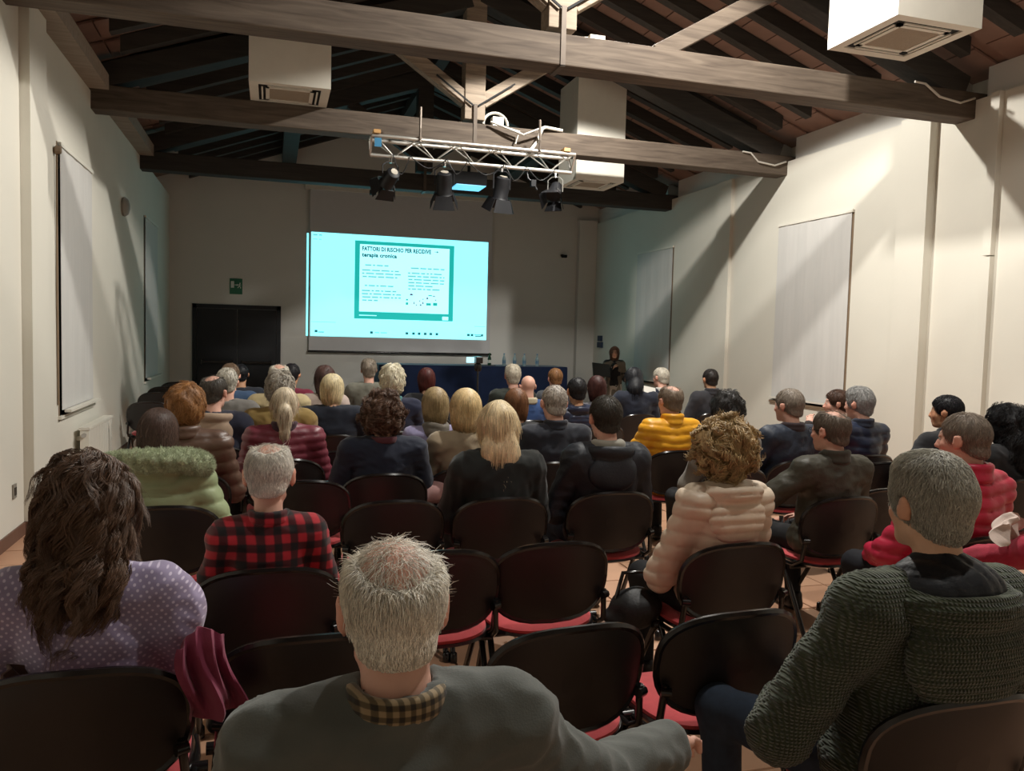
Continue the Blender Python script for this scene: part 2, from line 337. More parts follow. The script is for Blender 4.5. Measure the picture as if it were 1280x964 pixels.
def truss(yf, label, dark=False):
    y = yf+.13; t = empty('roof_truss', (XC-.1, y, 4.06)); tag(t, label, 'truss', 'wooden roof trusses')
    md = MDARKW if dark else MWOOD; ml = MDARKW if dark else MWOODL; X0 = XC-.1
    MB().box((XL-.2-X0, -.13, 0), (XR+.2-X0, .13, .27)).build('tie_beam', md, t, bevel=.012)
    for s in (-1, 1):
        zt = lambda x: zr(X0+x*s)-.14-4.06
        MB().bar((s*4.42, 0, .30), (s*.08, 0, zt(.1)+.02), .24, .26).build('principal_rafter', MDARKW if dark else MDARKW, t, bevel=.01)
        MB().bar((s*.10, -.02, .56), (s*1.22, -.02, 1.30), .14, .17).build('strut', ml, t, bevel=.008)
        MB().bar((s*.03, -.14, .48), (s*.5, -.14, .80), .012, .02).build('strut_strap', MDARK, t)
    MB().box((-.13, -.11, .32), (.13, .11, zr(XC)-4.06-.12)).build('king_post', ml, t, bevel=.008)
    MB().box((-.022, -.142, -.01), (.022, -.130, .5)).box((-.022,-.142,-.012),(.022,.142,0)).box((-.022,.130,-.01),(.022,.142,.5)).build('iron_strap', mat('strap', lin('5b5148'), .6, metal=.3), t)
    return t
t1 = truss(6.7, 'dark wooden truss with the nearest and highest tie beam in view')
MB().bar((.93, -.02, .24), (2.25, -.02, .24+1.32*SLOPE1), .12, .15).build('brace', MWOOD, t1, bevel=.008)
truss(9.85, 'wooden truss carrying the aluminium stage-light bar, with pale struts')
truss(13.25, 'farthest wooden truss with shade painted into its wood, in front of the projection screen wall', True)  # deep shade here is put into the colour: all members in dark wood
truss(3.4, 'wooden truss overhead of the front rows of chairs, above the view')
for xp in (.3, 4.7): MB().box((xp-.13, 13.3, zr(xp)-.30), (xp+.13, YB, zr(xp)-.01)).build('purlin', MDARKW, ceil_o)
o = MB().box((1.50, 13.2, 3.93), (1.60, 13.3, 4.0)).box((1.64, 13.2, 3.93), (1.74, 13.3, 4.0)).box((1.53, 13.23, 4.0), (1.71, 13.27, 4.06)).build('beam_sensor', MDARK); tag(o, 'small dark twin fixture under the farthest beam above the screen', 'fixture')
# ceiling cassettes in tall housings
def cassette(x, y, z, label, sc=1):
    t = empty('air_conditioner', (x, y, z)); tag(t, label, 'air conditioner', 'white ceiling cassette units'); a = .425; t.scale = (sc, sc, 1)
    zt = min(zr(x-a), zr(x+a)) + .16 - z
    MB().box((-a,-a,.02),(a,a,zt)).build('housing', MPLAST, t)
    fr = MB()
    for (x0,y0,x1,y1) in ((-a,-a,a,-.33),(-a,.33,a,a),(-a,-.33,-.33,.33),(.33,-.33,a,.33)): fr.box((x0,y0,-.012),(x1,y1,.02))
    fr.build('bottom_panel', MPLAST, t)
    MB().box((-.33,-.33,.004),(.33,.33,.018)).build('slot_shadow', MDARK, t)
    for k in range(4):
        R = Matrix.Rotation(k*PI/2, 3, 'Z')
        MB().box((-.235,-.300,-.016),(.235,-.282,-.004), R @ Matrix.Rotation(.0,3,'X')).build('louvre', MPLAST, t)
        MB().box((-.255,-.255,-.014),(.255,-.215,.004), R).build('grille_frame', MPLAST, t)
    MB().box((-.22,-.22,-.008),(.22,.22,.004)).build('filter_grille', MACG, t)
    return t
cassette(5.2, 5.85, 4.36, 'white boxed ceiling air conditioner nearest the right wall, cut by the photo top')
cassette(.17, 9.52, 4.34, 'white boxed ceiling air conditioner over the left side between two beams')
cassette(4.43, 11.02, 3.94, 'white boxed ceiling air conditioner at the end of the aluminium lighting bar', .86)
# floodlights up in the roof
for (p, e, ang_) in LAMPS:
    t = empty('high_bay_lamp', p); tag(t, 'bell-shaped floodlight hanging high under the roof, '+{5.1:'nearest the first beam',8.1:'between the first and second beams',2.0:'behind the photographer'}[p[1]], 'lamp', 'roof floodlights')
    MB().lathe([(.03,.17),(.05,.16),(.10,.12),(.19,.02),(.195,.02),(.11,.125),(.06,.168)], (0,0,0), 24).build('shade', mat('lamp_shade', lin('4b4b4b'), .4, metal=.6), t, smooth=True)
    MB().tube([(0,0,.16),(0,0,max(.2, zr(p[0])-p[2]+.05))], .008).build('hanger', MBLKC, t)
    MB().lathe([(.001,.10),(.05,.08),(.06,.05),(.04,.02),(.001,.01)], (0,0,.05), 14).build('bulb', mat('bulb', (1,1,1), .4, emit=LAMP_COL, estr=12), t, smooth=True)
    ld = bpy.data.lights.new('flood', 'SPOT'); ld.energy = e; ld.color = LAMP_COL; ld.spot_size = math.radians(ang_); ld.spot_blend = .10; ld.shadow_soft_size = .07
    lo = bpy.data.objects.new('flood', ld); lo.location = (0, 0, .0); link(lo, t)
# ------------------------------------------------------------------ projection screen with the slide
Q = lambda px, z: (px, YB-.10, z)
CY = (.22, .84, .92)
MIMG = mat('projected_light', (.3,.6,.6), .9, var=.0, emit=CY, estr=1.5)
MTEAL = mat('projected_teal', (.02,.3,.3), .9, var=.0, emit=(.012,.40,.36), estr=.95)
MPANEL = mat('projected_panel', (.3,.6,.6), .9, var=.0, emit=(.33,.86,.92), estr=1.5)
MINK = mat('projected_ink', (.02,.1,.12), .9, var=.0, emit=(.01,.13,.16), estr=.8)
MINK2 = mat('projected_ink_soft', (.02,.1,.12), .9, var=.0, emit=(.16,.60,.64), estr=.9)
MINKP = mat('projected_plum', (.1,.02,.1), .9, var=.0, emit=(.10,.09,.2), estr=.8)
scr = empty('projection_screen', (2.6, YB-.09, 1.28)); tag(scr, 'large pull-down projection screen showing a lit cyan slide with teal border', 'screen')
sx = 2.6; sy = YB-.09
MB().box((.72-sx, -.004, .03), (4.53-sx, .0, 3.3)).build('screen_cloth', MSCREEN, scr)
MB().tube([(.70-sx,0,.01),(4.57-sx,0,.01)], .022).build('bottom_bar', MBLK, scr, smooth=True)
MB().box((.62-sx,-.06,3.27),(4.63-sx,.08,3.42)).build('roller_case', MPLAST, scr)
def flat(x0, x1, z0, z1, d, name, m, parent, skew=0):
    y = -.006-d
    mb = MB().poly([(x0-sx,y,z0-1.28),(x1-sx,y,z0-1.28+skew),(x1-sx,y,z1-1.28+skew),(x0-sx,y,z1-1.28)], [(0,1,2,3)]); return mb.build(name, m, parent)
img = flat(.745, 4.445, 1.60, 3.70, 0, 'projected_image', MIMG, scr)
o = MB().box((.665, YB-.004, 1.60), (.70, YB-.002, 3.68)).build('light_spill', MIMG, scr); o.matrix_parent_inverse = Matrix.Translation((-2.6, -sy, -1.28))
flat(1.62, 3.70, 1.98, 3.58, .001, 'slide_frame', MTEAL, img)
flat(1.72, 3.60, 2.13, 3.51, .002, 'slide_panel', MPANEL, img)
def text(body, x, z, size, m, name='slide_text', sxf=1.0):
    c = bpy.data.curves.new(name, 'FONT'); c.body = body; c.size = size; c.materials.append(m); c.resolution_u = 2; c.space_character = 1.05; c.offset = .005
    t = bpy.data.objects.new(name, c); t.location = (x-sx, -.0095, z-1.28); t.rotation_euler = (PI/2, 0, 0); t.scale = (sxf, 1, 1); COL.objects.link(t); bpy.context.view_layer.update()
    me = bpy.data.meshes.new_from_object(t.evaluated_get(bpy.context.evaluated_depsgraph_get())); o = bpy.data.objects.new(name, me); o.location = t.location; o.rotation_euler = t.rotation_euler; o.scale = t.scale
    bpy.data.objects.remove(t); link(o, img); o['kind'] = 'stuff'; return o
text('FATTORI DI RISCHIO PER RECIDIVE', 1.765, 3.385, .117, MINK, sxf=.745); text('terapia cronica', 1.765, 3.26, .112, MINK)
ar = MB().poly([(3.28-sx,-.0095,2.145),(3.34-sx,-.0095,2.145),(3.34-sx,-.0095,2.155),(3.28-sx,-.0095,2.155)], [(0,1,2,3)]).poly([(3.33-sx,-.0095,2.125),(3.36-sx,-.0095,2.15),(3.33-sx,-.0095,2.175)], [(0,1,2)]); ar.build('slide_text', MINK, img)
def wordline(x0, x1, z, m, h=.027):          # unreadable small print: word-length dashes
    mb = MB(); x = x0
    while x < x1-.03:
        wd = min(random.choice((.05,.09,.13,.17)), x1-x)
        mb.poly([(x-sx,-.0095,z-1.28),(x+wd-sx,-.0095,z-1.28),(x+wd-sx,-.0095,z+h-1.28),(x-sx,-.0095,z+h-1.28)], [(0,1,2,3)]); x += wd+.028
    mb.build('small_print', m, img)['kind'] = 'stuff'
wordline(1.83, 2.36, 3.075, MINK2)
for i, (a, b) in enumerate(((1.77,2.55),(1.77,2.58),(1.78,2.5))): wordline(a, b, 2.97-.066*i, MINK2)
wordline(1.83, 2.42, 2.655, MINK2)
for i, (a, b) in enumerate(((1.77,2.48),(1.77,2.58),(1.78,2.58),(1.78,2.1))): wordline(a, b, 2.55-.066*i, MINK2)
wordline(2.78, 3.50, 3.055, MINK2)
for i, (a, b) in enumerate(((2.72,3.48),(2.72,3.5),(2.73,3.5),(2.73,3.5),(2.73,3.25),(2.73,3.4))): wordline(a, b, 2.95-.066*i, MINK2)
pic = MB(); pic2 = MB()
for (x, z, a, b) in ((2.80,2.50,.07,.035),(2.98,2.38,.03,.02),(3.05,2.42,.03,.02),(2.86,2.32,.02,.05),(2.91,2.29,.03,.02),(3.0,2.29,.04,.03),(3.05,2.33,.03,.04),(3.14,2.43,.04,.04),(3.28,2.49,.07,.015),(3.32,2.41,.03,.02)):
    pic.poly([(x-a/2-sx,-.0095,z-1.28),(x+a/2-sx,-.0095,z-1.28),(x+a*.3-sx,-.0095,z+b-1.28),(x-a*.3-sx,-.0095,z+b-1.28)], [(0,1,2,3)])
for (x, z, a, b) in ((2.71,2.30,.05,.05),(2.71,2.39,.04,.03),(3.31,2.30,.09,.06),(3.17,2.30,.10,.05),(3.2,2.5,.08,.02)):
    pic2.poly([(x-a/2-sx,-.0097,z-1.28),(x+a/2-sx,-.0097,z-1.28),(x+a/2-sx,-.0097,z+b-1.28),(x-a/2-sx,-.0097,z+b-1.28)], [(0,1,2,3)])
pic.build('slide_picture', MINKP, img); pic2.build('slide_picture', MTEAL, img)
flat(1.72, 2.08, 2.045, 2.06, .003, 'slide_footer', MPANEL, img); flat(3.47, 3.60, 2.0, 2.075, .003, 'slide_emblem', MPANEL, img); 
flat(.76, 1.25, 1.885, 1.893, .002, 'window_line', MINK2, img); flat(4.18, 4.42, 1.885, 1.893, .002, 'window_line', MINK2, img)
ic = MB()
for x in (1.98, 2.72, 2.86, 2.98, 3.11, 3.23, 3.36, .86, 4.05, 4.13, 4.35):
    ic.poly([(x-.028-sx,-.0085,.395),(x+.028-sx,-.0085,.395),(x+.028-sx,-.0085,.445),(x-.028-sx,-.0085,.445)], [(0,1,2,3)])
ic.build('taskbar_icons', MINK, img)
wordline(2.05, 2.3, 1.69, MINK2, .02); wordline(.90, 1.02, 1.67, MINK2); wordline(4.2, 4.33, 1.67, MINK, .02); wordline(4.18, 4.35, 1.70, MINK2, .02); wordline(.78, .96, 3.63, MINK2); wordline(.78, 1.0, 3.55, MINK2, .015)

# ------------------------------------------------------------------ stage truss, spotlights, projector
lt = empty('lighting_truss', (2.35, 9.62, 3.78)); tag(lt, 'aluminium lattice lighting bar slung under the middle roof beam', 'lighting bar')
L2 = 1.26
A = (0,-.11,.20); B = (0,.14,.20); C = (0,.015,.0)
for q in (A, B, C): MB().tube([(-L2,q[1],q[2]),(L2,q[1],q[2])], .024, 10).build('chord', MALU, lt, smooth=True)
nb = 10
for i in range(nb):
    x0 = -L2+.04+i*(2*L2-.08)/nb; x1 = x0+(2*L2-.08)/nb
    for q in (A, B):
        p, r = ((x0,q[1],q[2]),(x1,C[1],C[2])) if i % 2 == 0 else ((x0,C[1],C[2]),(x1,q[1],q[2]))
        MB().tube([p, r], .008, 6).build('lattice', MALU, lt)
    MB().tube([(x0,A[1],A[2]),(x1,B[1],B[2])] if i%2 else [(x0,B[1],B[2]),(x1,A[1],A[2])], .007, 6).build('lattice', MALU, lt)
for x in (-L2, L2): MB().bar((x,A[1],A[2]),(x,C[1],C[2]),.02,.02).bar((x,B[1],B[2]),(x,C[1],C[2]),.02,.02).bar((x,A[1],A[2]),(x,B[1],B[2]),.02,.02,(1,0,0)).build('end_frame', MALU, lt)
for x in (-L2+.06, L2-.12): MB().box((x-.04,-.15,.225),(x+.04,.0,.265)).build('clamp_pad', mat('clamp_orange', lin('c79a63'), .7), lt)
MB().box((-L2+.03,-.145,.07),(-L2+.11,-.135,.17)).build('blue_tag', mat('tag_blue', lin('3a7fa8'), .6), lt)
for x in (-.70, .78): MB().tube([(x,-.14,.2),(x,-.15,.32),(x+.01,-.10,.58)], .016, 7).tube([(x,-.11,.23),(x,-.11,.17)], .03, 8).build('safety_chain', mat('chain', lin('6b6158'), .5, metal=.5), lt)
MHOUS = mat('spot_housing', lin('15161a'), .5); MLENS = mat('spot_lens', lin('b9b2a4'), .3, metal=.2)
def spot(x, yaw, tilt, s, label, white=False):
    t = empty('stage_spotlight', (x, 9.63, 3.62), yaw, s); tag(t, label, 'spotlight', 'spotlights on the lighting bar')
    MB().tube([(-.12,0,-.12),(-.12,0,.06),(-.06,0,.11),(.06,0,.11),(.12,0,.06),(.12,0,-.12)], .009, 6).build('yoke', MHOUS if not white else MALU, t)
    MB().tube([(0,0,.10),(0,0,.17)], .02, 8).build('clamp', MCHROME, t)
    R = Matrix.Rotation(tilt, 3, 'X')
    b = MB().lathe([(.05,.14),(.09,.12),(.10,.02),(.10,-.12),(.115,-.14)], (0,0,-.10), 16, R).build('can', MHOUS, t, smooth=True)
    MB().lathe([(.001,.145),(.05,.147),(.05,.14)], (0,0,-.10), 12, R).build('cap', MLENS, b, smooth=True)
    MB().lathe([(.095,-.135),(.001,-.13)], (0,0,-.10), 16, R).build('lens', MLENS, b)
    for k in range(4):
        K = R @ Matrix.Rotation(k*PI/2, 3, 'Z')
        MB().poly([K @ Vector(p) + Vector((0,0,-.10)) for p in ((-.10,.11,-.14),(.10,.11,-.14),(.14,.17,-.30),(-.14,.17,-.30),(-.10,.116,-.14),(.10,.116,-.14),(.14,.176,-.30),(-.14,.176,-.30))],
                  [(0,1,2,3),(7,6,5,4),(0,4,5,1),(2,6,7,3),(1,5,6,2),(0,3,7,4)]).build('barn_door', MHOUS, b)
    return t
spot(1.33, .3, 1.1, .85, 'first stage spotlight from the left, with pale square back'); spot(1.98, -.2, .5, .95, 'second stage spotlight from the left, black cone with flaps')
spot(2.70, .2, .35, .95, 'third stage spotlight from the left, wide black flaps hanging down'); spot(3.40, -.6, -.8, .8, 'stage spotlight at the right end of the lighting bar, tilted', True)
o = MB().tube([(3.02,9.62,3.74),(3.03,9.60,3.66),(3.10,9.58,3.60),(3.14,9.57,3.52)], .012, 6).box((3.06,9.55,3.56),(3.12,9.62,3.64)).build('small_clamp', MHOUS); tag(o, 'small black empty clamp between two stage spotlights', 'clamp')
cb = MB()
for (x0, x1, d) in ((1.35,1.55,.22),(1.55,2.0,.12),(2.0,2.25,.16),(2.25,2.72,.14),(2.72,3.0,.18),(3.0,3.38,.15)):
    cb.tube([(x0+(x1-x0)*u/8, 9.60-.03*math.sin(u), 3.80-d*math.sin(PI*u/8)) for u in range(9)], .007, 5)
o = cb.build('power_cable', MBLKC, smooth=True); tag(o, 'dark power cables looping between the stage spotlights', 'cable')
o = MB().tube([(3.02,9.5,3.98),(3.12,9.55,4.10),(3.22,9.68,4.30),(3.3,9.8,4.355),(3.55,9.85,4.35)], .022, 8).tube([(2.62,9.78,4.34),(2.8,9.75,4.28),(3.0,9.74,4.22),(3.25,9.72,4.33)], .014, 7).tube([(2.58,9.78,4.35),(2.75,9.78,4.30),(2.95,9.76,4.26),(2.9,9.76,4.1)], .012, 7).build('white_cable', MCABLE, smooth=True)
tag(o, 'thick white cables draped over the middle beam above the lighting bar', 'cable')
jb = empty('junction_box', (2.70, 9.92, 4.33)); tag(jb, 'white junction box with arched cable standing on the middle beam', 'junction box')
MB().box((-.07,-.06,0),(.07,.06,.11)).build('box', MPLAST, jb); MB().tube([(.16*math.cos(PI*u/10)-.02,0,.02+.15*math.sin(PI*u/10)) for u in range(11)], .018, 7).build('cable', MCABLE, jb, smooth=True)
o = MB().box((2.66, 6.72, 4.33),(2.80, 6.82, 4.365)).tube([(2.66,6.77,4.35),(2.55,6.78,4.34)], .008).build('emergency_lamp', MPLAST); tag(o, 'small white box lying on top of the nearest beam', 'box')
for (x, y, z0, dx, lab) in ((6.55, 6.68, 4.22, .42, 'grey cable draped off the nearest beam end at the right wall'), (6.55, 9.83, 4.20, .36, 'grey cable draped off the middle beam end at the right wall')):
    o = MB().tube([(x-dx, y, z0+.12), (x-dx+.12, y-.01, z0+.11), (x-.12, y-.015, z0+.0), (x+.15, y-.01, z0-.03), (x+.34, y, z0+.04)], .012, 6).build('beam_cable', MCABLE, smooth=True); tag(o, lab, 'cable')
pj = empty('video_projector', (2.95, 12.45, 4.02)); tag(pj, 'dark ceiling projector with blue screen light painted on its underside, behind the lighting bar', 'projector')
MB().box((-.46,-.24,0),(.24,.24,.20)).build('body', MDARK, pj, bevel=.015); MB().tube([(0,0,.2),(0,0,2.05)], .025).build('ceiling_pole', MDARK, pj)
MB().box((-.25,-.25,-.012),(.22,.22,-.001)).build('underside_glow', mat('painted_screen_light', (.2,.5,.8), .3, emit=(.13,.50,.80), estr=.9), pj)  # screen light on the underside, put in as an emissive panel
# ------------------------------------------------------------------ stage, table, bottles, tripod camera
struct(MB().box((1.4, 14.3, 0), (6.1, YB, .30)), 'floor_stage', mat('stage_carpet', lin('3a3a40'), .9))
tb_ = empty('conference_table', (3.78, 15.35, .30)); tag(tb_, 'long table under a navy cloth on the stage below the screen', 'table')
MB().box((-1.84,-.38,.76),(1.84,.38,.80)).build('tabletop', MBROWN, tb_)
for sx_ in (-1.7, 1.7):
    for sy_ in (-.3, .3): MB().box((sx_-.03, sy_-.03, 0), (sx_+.03, sy_+.03, .76)).build('leg', MTUBE, tb_)
cl = MB(); prof = []
nseg = 60; per = []
for i in range(nseg):
    u = i/nseg*4; sd = int(u); f = u-sd
    x0, y0 = [(-1.86+3.72*f,-.40),(1.86,-.40+.80*f),(1.86-3.72*f,.40),(-1.86,.40-.8*f)][sd]; per.append((x0, y0))
vs = []
for lv, (z, fl) in enumerate(((.812,0),(.79,.012),(.45,.02),(.02,.035))):
    for i, (x, y) in enumerate(per):
        k = fl*(.6+.6*math.sin(i*1.9)); dx = math.copysign(k, x) if abs(x) > 1.85 else 0; dy = math.copysign(k, y) if abs(y) > .39 else 0; vs.append((x+dx, y+dy, z))
fs = [tuple(range(nseg))] + [(l*nseg+(i+1)%nseg, l*nseg+i, (l+1)*nseg+i, (l+1)*nseg+(i+1)%nseg) for l in range(3) for i in range(nseg)]
o = MB().poly(vs, fs).build('tablecloth', MNAVY, smooth=True); o.location = (3.78, 15.35, .30); tag(o, 'navy blue cloth hanging to the floor around the stage table', 'tablecloth')
MBOT = mat('bottle_clear', lin('9fb6bd'), .12, var=.02); MLAB = mat('bottle_label', lin('6f93b0'), .5); MBG = mat('bottle_green', lin('1f4a35'), .15)
for i, (x, g) in enumerate(((4.10, 1), (4.40, 0), (4.62, 0), (4.82, 0), (5.09, 0))):
    t = empty('water_bottle', (x, 15.2, 1.112)); 
    tag(t, ['dark green bottle with pale label on the navy table', 'clear water bottle next to the green bottle on the navy table', 'clear water bottle, second of the four on the navy table', 'clear water bottle, third of the four on the navy table', 'clear water bottle at the right end of the navy table'][i], 'bottle', 'bottles on the stage table')
    MB().lathe([(.03,0),(.036,.01),(.036,.13),(.03,.16),(.014,.20),(.013,.225)], (0,0,0), 12).build('body', MBG if g else MBOT, t, smooth=True)
    MB().lathe([(.037,.05),(.037,.11)], (0,0,0), 12).build('label', MSIGNW if g else MLAB, t); MB().lathe([(.016,.222),(.016,.245),(.001,.247)], (0,0,0), 10).build('cap', MBG if g else MLAB, t)
o = MB().box((3.92,15.1,1.112),(4.2,15.32,1.125)).build('tray', MBLK); tag(o, 'flat black tray under the green bottle on the table', 'tray')
tr = empty('camera_tripod', (2.19, 8.6, 0)); tag(tr, 'dark video camera tripod standing before the navy table', 'tripod')
for k in range(3):
    a = PI/2+.5+k*2*PI/3; MB().tube([(0,0,.95),(.36*math.cos(a),.36*math.sin(a),0)], .013, 7).build('leg', MTUBE, tr)
MB().tube([(0,0,.85),(0,0,1.33)], .011, 8).build('pole', MTUBE, tr); MB().lathe([(.03,0),(.045,.03),(.04,.08),(.02,.09)], (0,0,1.30), 10).build('head', MBLK, tr, smooth=True)
vc = empty('video_camera', (2.19, 8.6, 1.39)); tag(vc, 'small black video camera with glowing flip-out screen on the tripod', 'camera')
MB().box((-.04,-.07,0),(.04,.09,.075)).build('body', MBLK, vc, bevel=.008); MB().lathe([(.03,0),(.034,.05)], (0,.09,.04), 12, Matrix.Rotation(-PI/2,3,'X')).build('lens', MBLK, vc)
MB().box((-.135,-.015,.005),(-.045,-.003,.068)).build('flip_screen', mat('flip_screen', (.3,.5,.6), .3, emit=(.45,.85,.95), estr=1.0), vc)
ms = empty('music_stand', (5.93, 13.9, 0)); tag(ms, 'black reading stand in front of the speaker', 'stand')
MB().tube([(0,0,0),(0,0,1.04)], .014).build('pole', MTUBE, ms)
MB().box((-.17,-.012,-.13),(.17,.012,.15), Matrix.Rotation(-.6,3,'X') @ Matrix.Rotation(.12,3,'Y'), (0,0,1.10)).build('desk', MBLK, ms)
for k in range(3): MB().tube([(0,0,.12),(.25*math.cos(k*2.1),.25*math.sin(k*2.1),.0)], .01).build('leg', MTUBE, ms)

# ------------------------------------------------------------------ stacking chairs
def chair_parts():
    P = {}
    # backrest shell: curved rounded plate
    def plate(sc, th, yoff, nr=5, na=36, fat=1.0):
        vs = []; fs = []
        def pt(a, r, side):
            c, s_ = math.cos(a), math.sin(a); ex = .62
            x = .252*sc*r*math.copysign(abs(c)**ex, c); z = (.165 if s_ > 0 else .165)*sc*r*math.copysign(abs(s_)**(.72 if s_ > 0 else .85), s_)
            if s_ > 0: z *= 1-.10*(x/.252)**2
            y = -.235 + .065*(x/.252)**2 - .16*(z) + yoff
            edge = (1-min(1, r)**6)*.5+.5
            return (x, y+side*th*edge, .655+z)
        for side in (-1, 1):
            vs.append(pt(0, 0, side))
            for k in range(1, nr+1):
                for i in range(na): vs.append(pt(2*PI*i/na, k/nr, side))
        n1 = 1+nr*na
        for b, fl in ((0, 0), (n1, 1)):
            for i in range(na):
                t3 = (b, b+1+(i+1)%na, b+1+i); fs.append(t3[::-1] if not fl else t3[::1] if False else (t3 if fl else t3[::-1]))
                for k in range(nr-1):
                    q = (b+1+k*na+i, b+1+k*na+(i+1)%na, b+1+(k+1)*na+(i+1)%na, b+1+(k+1)*na+i); fs.append(q if not fl else q[::-1])
        for i in range(na):
            a = 1+(nr-1)*na; fs.append((a+i, a+(i+1)%na, n1+a+(i+1)%na, n1+a+i))
        return MB().poly(vs, fs)
    def m(mb, name, mt, sm=True):
        me = mb.mesh(name, sm); me.materials.append(mt); bm = bmesh.new(); bm.from_mesh(me); bmesh.ops.recalc_face_normals(bm, faces=bm.faces); bm.to_mesh(me); bm.free(); return me
    P['backrest'] = m(plate(1, .013, 0), 'backrest', MBACKREST)
    rim = []
    for i in range(37):
        a = 2*PI*i/36; c, s_ = math.cos(a), math.sin(a)
        x = .252*math.copysign(abs(c)**.62, c); z = .165*math.copysign(abs(s_)**(.72 if s_ > 0 else .85), s_)
        if s_ > 0: z *= 1-.10*(x/.252)**2
        rim.append((x, -.235+.065*(x/.252)**2-.16*z, .655+z))
    P['backrest_rim'] = m(MB().tube(rim, .012, 6, False), 'backrest_rim', MBLK)
    P['backrest_pad'] = m(plate(.93, .012, .018), 'backrest_pad', MRED)
    vs = []; fs = []; na = 36; rings = ((0,.0),(.6,.0),(.9,-.006),(1,-.02),(1,-.04),(.9,-.05),(0,-.05))
    def seat(sc, z0, h, rings):
        vs = []; fs = []
        for k, (r, z) in enumerate(rings):
            for i in range(na):
                a = 2*PI*i/na; c, s_ = math.cos(a), math.sin(a)
                x = .235*sc*r*math.copysign(abs(c)**.6, c); y = .215*sc*r*math.copysign(abs(s_)**.6, s_)+.02
                vs.append((x, y, z0+z*h-.05*max(0, y-.12)*2+.02*(x/.235)**2))
        for k in range(len(rings)-1):
            for i in range(na): fs.append((k*na+(i+1)%na, k*na+i, (k+1)*na+i, (k+1)*na+(i+1)%na))
        return MB().poly(vs, fs)
    P['seat'] = m(seat(1, .462, 1, ((.02,0),(.6,0),(.9,-.004),(1,-.018),(1,-.03),(.9,-.034),(.02,-.034))), 'seat', MRED)
    P['seat_shell'] = m(seat(1.02, .432, 1, ((.02,0),(1,.0),(1.02,-.012),(.8,-.03),(.02,-.034))), 'seat_shell', MBLK)
    legs = []
    for s in (-1, 1):
        legs.append(m(MB().tube([(s*.252,-.03,.425),(s*.255,-.07,.38),(s*.262,-.29,.012)], .0135, 8), 'leg', MTUBE))
        legs.append(m(MB().tube([(s*.252,-.01,.425),(s*.255,.03,.38),(s*.262,.25,.012)], .0135, 8), 'leg', MTUBE))
        P['side_rail%d' % s] = m(MB().tube([(s*.235,.20,.405),(s*.25,.05,.425),(s*.25,-.12,.43),(s*.245,-.185,.47),(s*.235,-.20,.60)], .012, 8).tube([(s*.222,-.215,.58),(s*.25,-.20,.58)], .016, 8).tube([(s*.24,-.02,.425),(s*.285,-.02,.425)], .019, 8), 'side_rail', MTUBE)
    P['cross_bar'] = m(MB().tube([(-.25,.06,.41),(.25,.06,.41)], .011, 8).tube([(-.25,-.10,.41),(.25,-.10,.41)], .011, 8), 'cross_bar', MTUBE)
    foot = m(MB().lathe([(.014,.05),(.019,.045),(.020,.002),(.016,0)], (0,0,0), 10), 'foot_cap', MBLK)
    return P, legs, foot
CP, CLEGS, CFOOT = chair_parts()
CHB = m_ch = None
def chair(x, y, rz, label, group='rows of black audience chairs', back='backrest'):
    t = empty('audience_chair', (x, y, 0), rz); t.scale = (1.03,)*3; tag(t, label, 'chair', group)
    def ob(me, nm, par):
        o = bpy.data.objects.new(nm, me); COL.objects.link(o); o.parent = par; return o
    b = ob(CP['backrest'], 'backrest', t); ob(CP['backrest_rim'], 'backrest_rim', b); ob(CP['backrest_pad'], 'backrest_pad', b)
    ob(CP['seat'], 'seat', t); ob(CP['seat_shell'], 'seat_shell', t); ob(CP['cross_bar'], 'cross_bar', t)
    for s in (-1, 1): ob(CP['side_rail%d' % s], 'side_rail', t)
    for k, me in enumerate(CLEGS):
        l = ob(me, 'leg', t); f = ob(CFOOT, 'foot_cap', l); f.location = ((-1 if k < 2 else 1)*.262, -.29 if k % 2 == 0 else .25, .001)
    return t
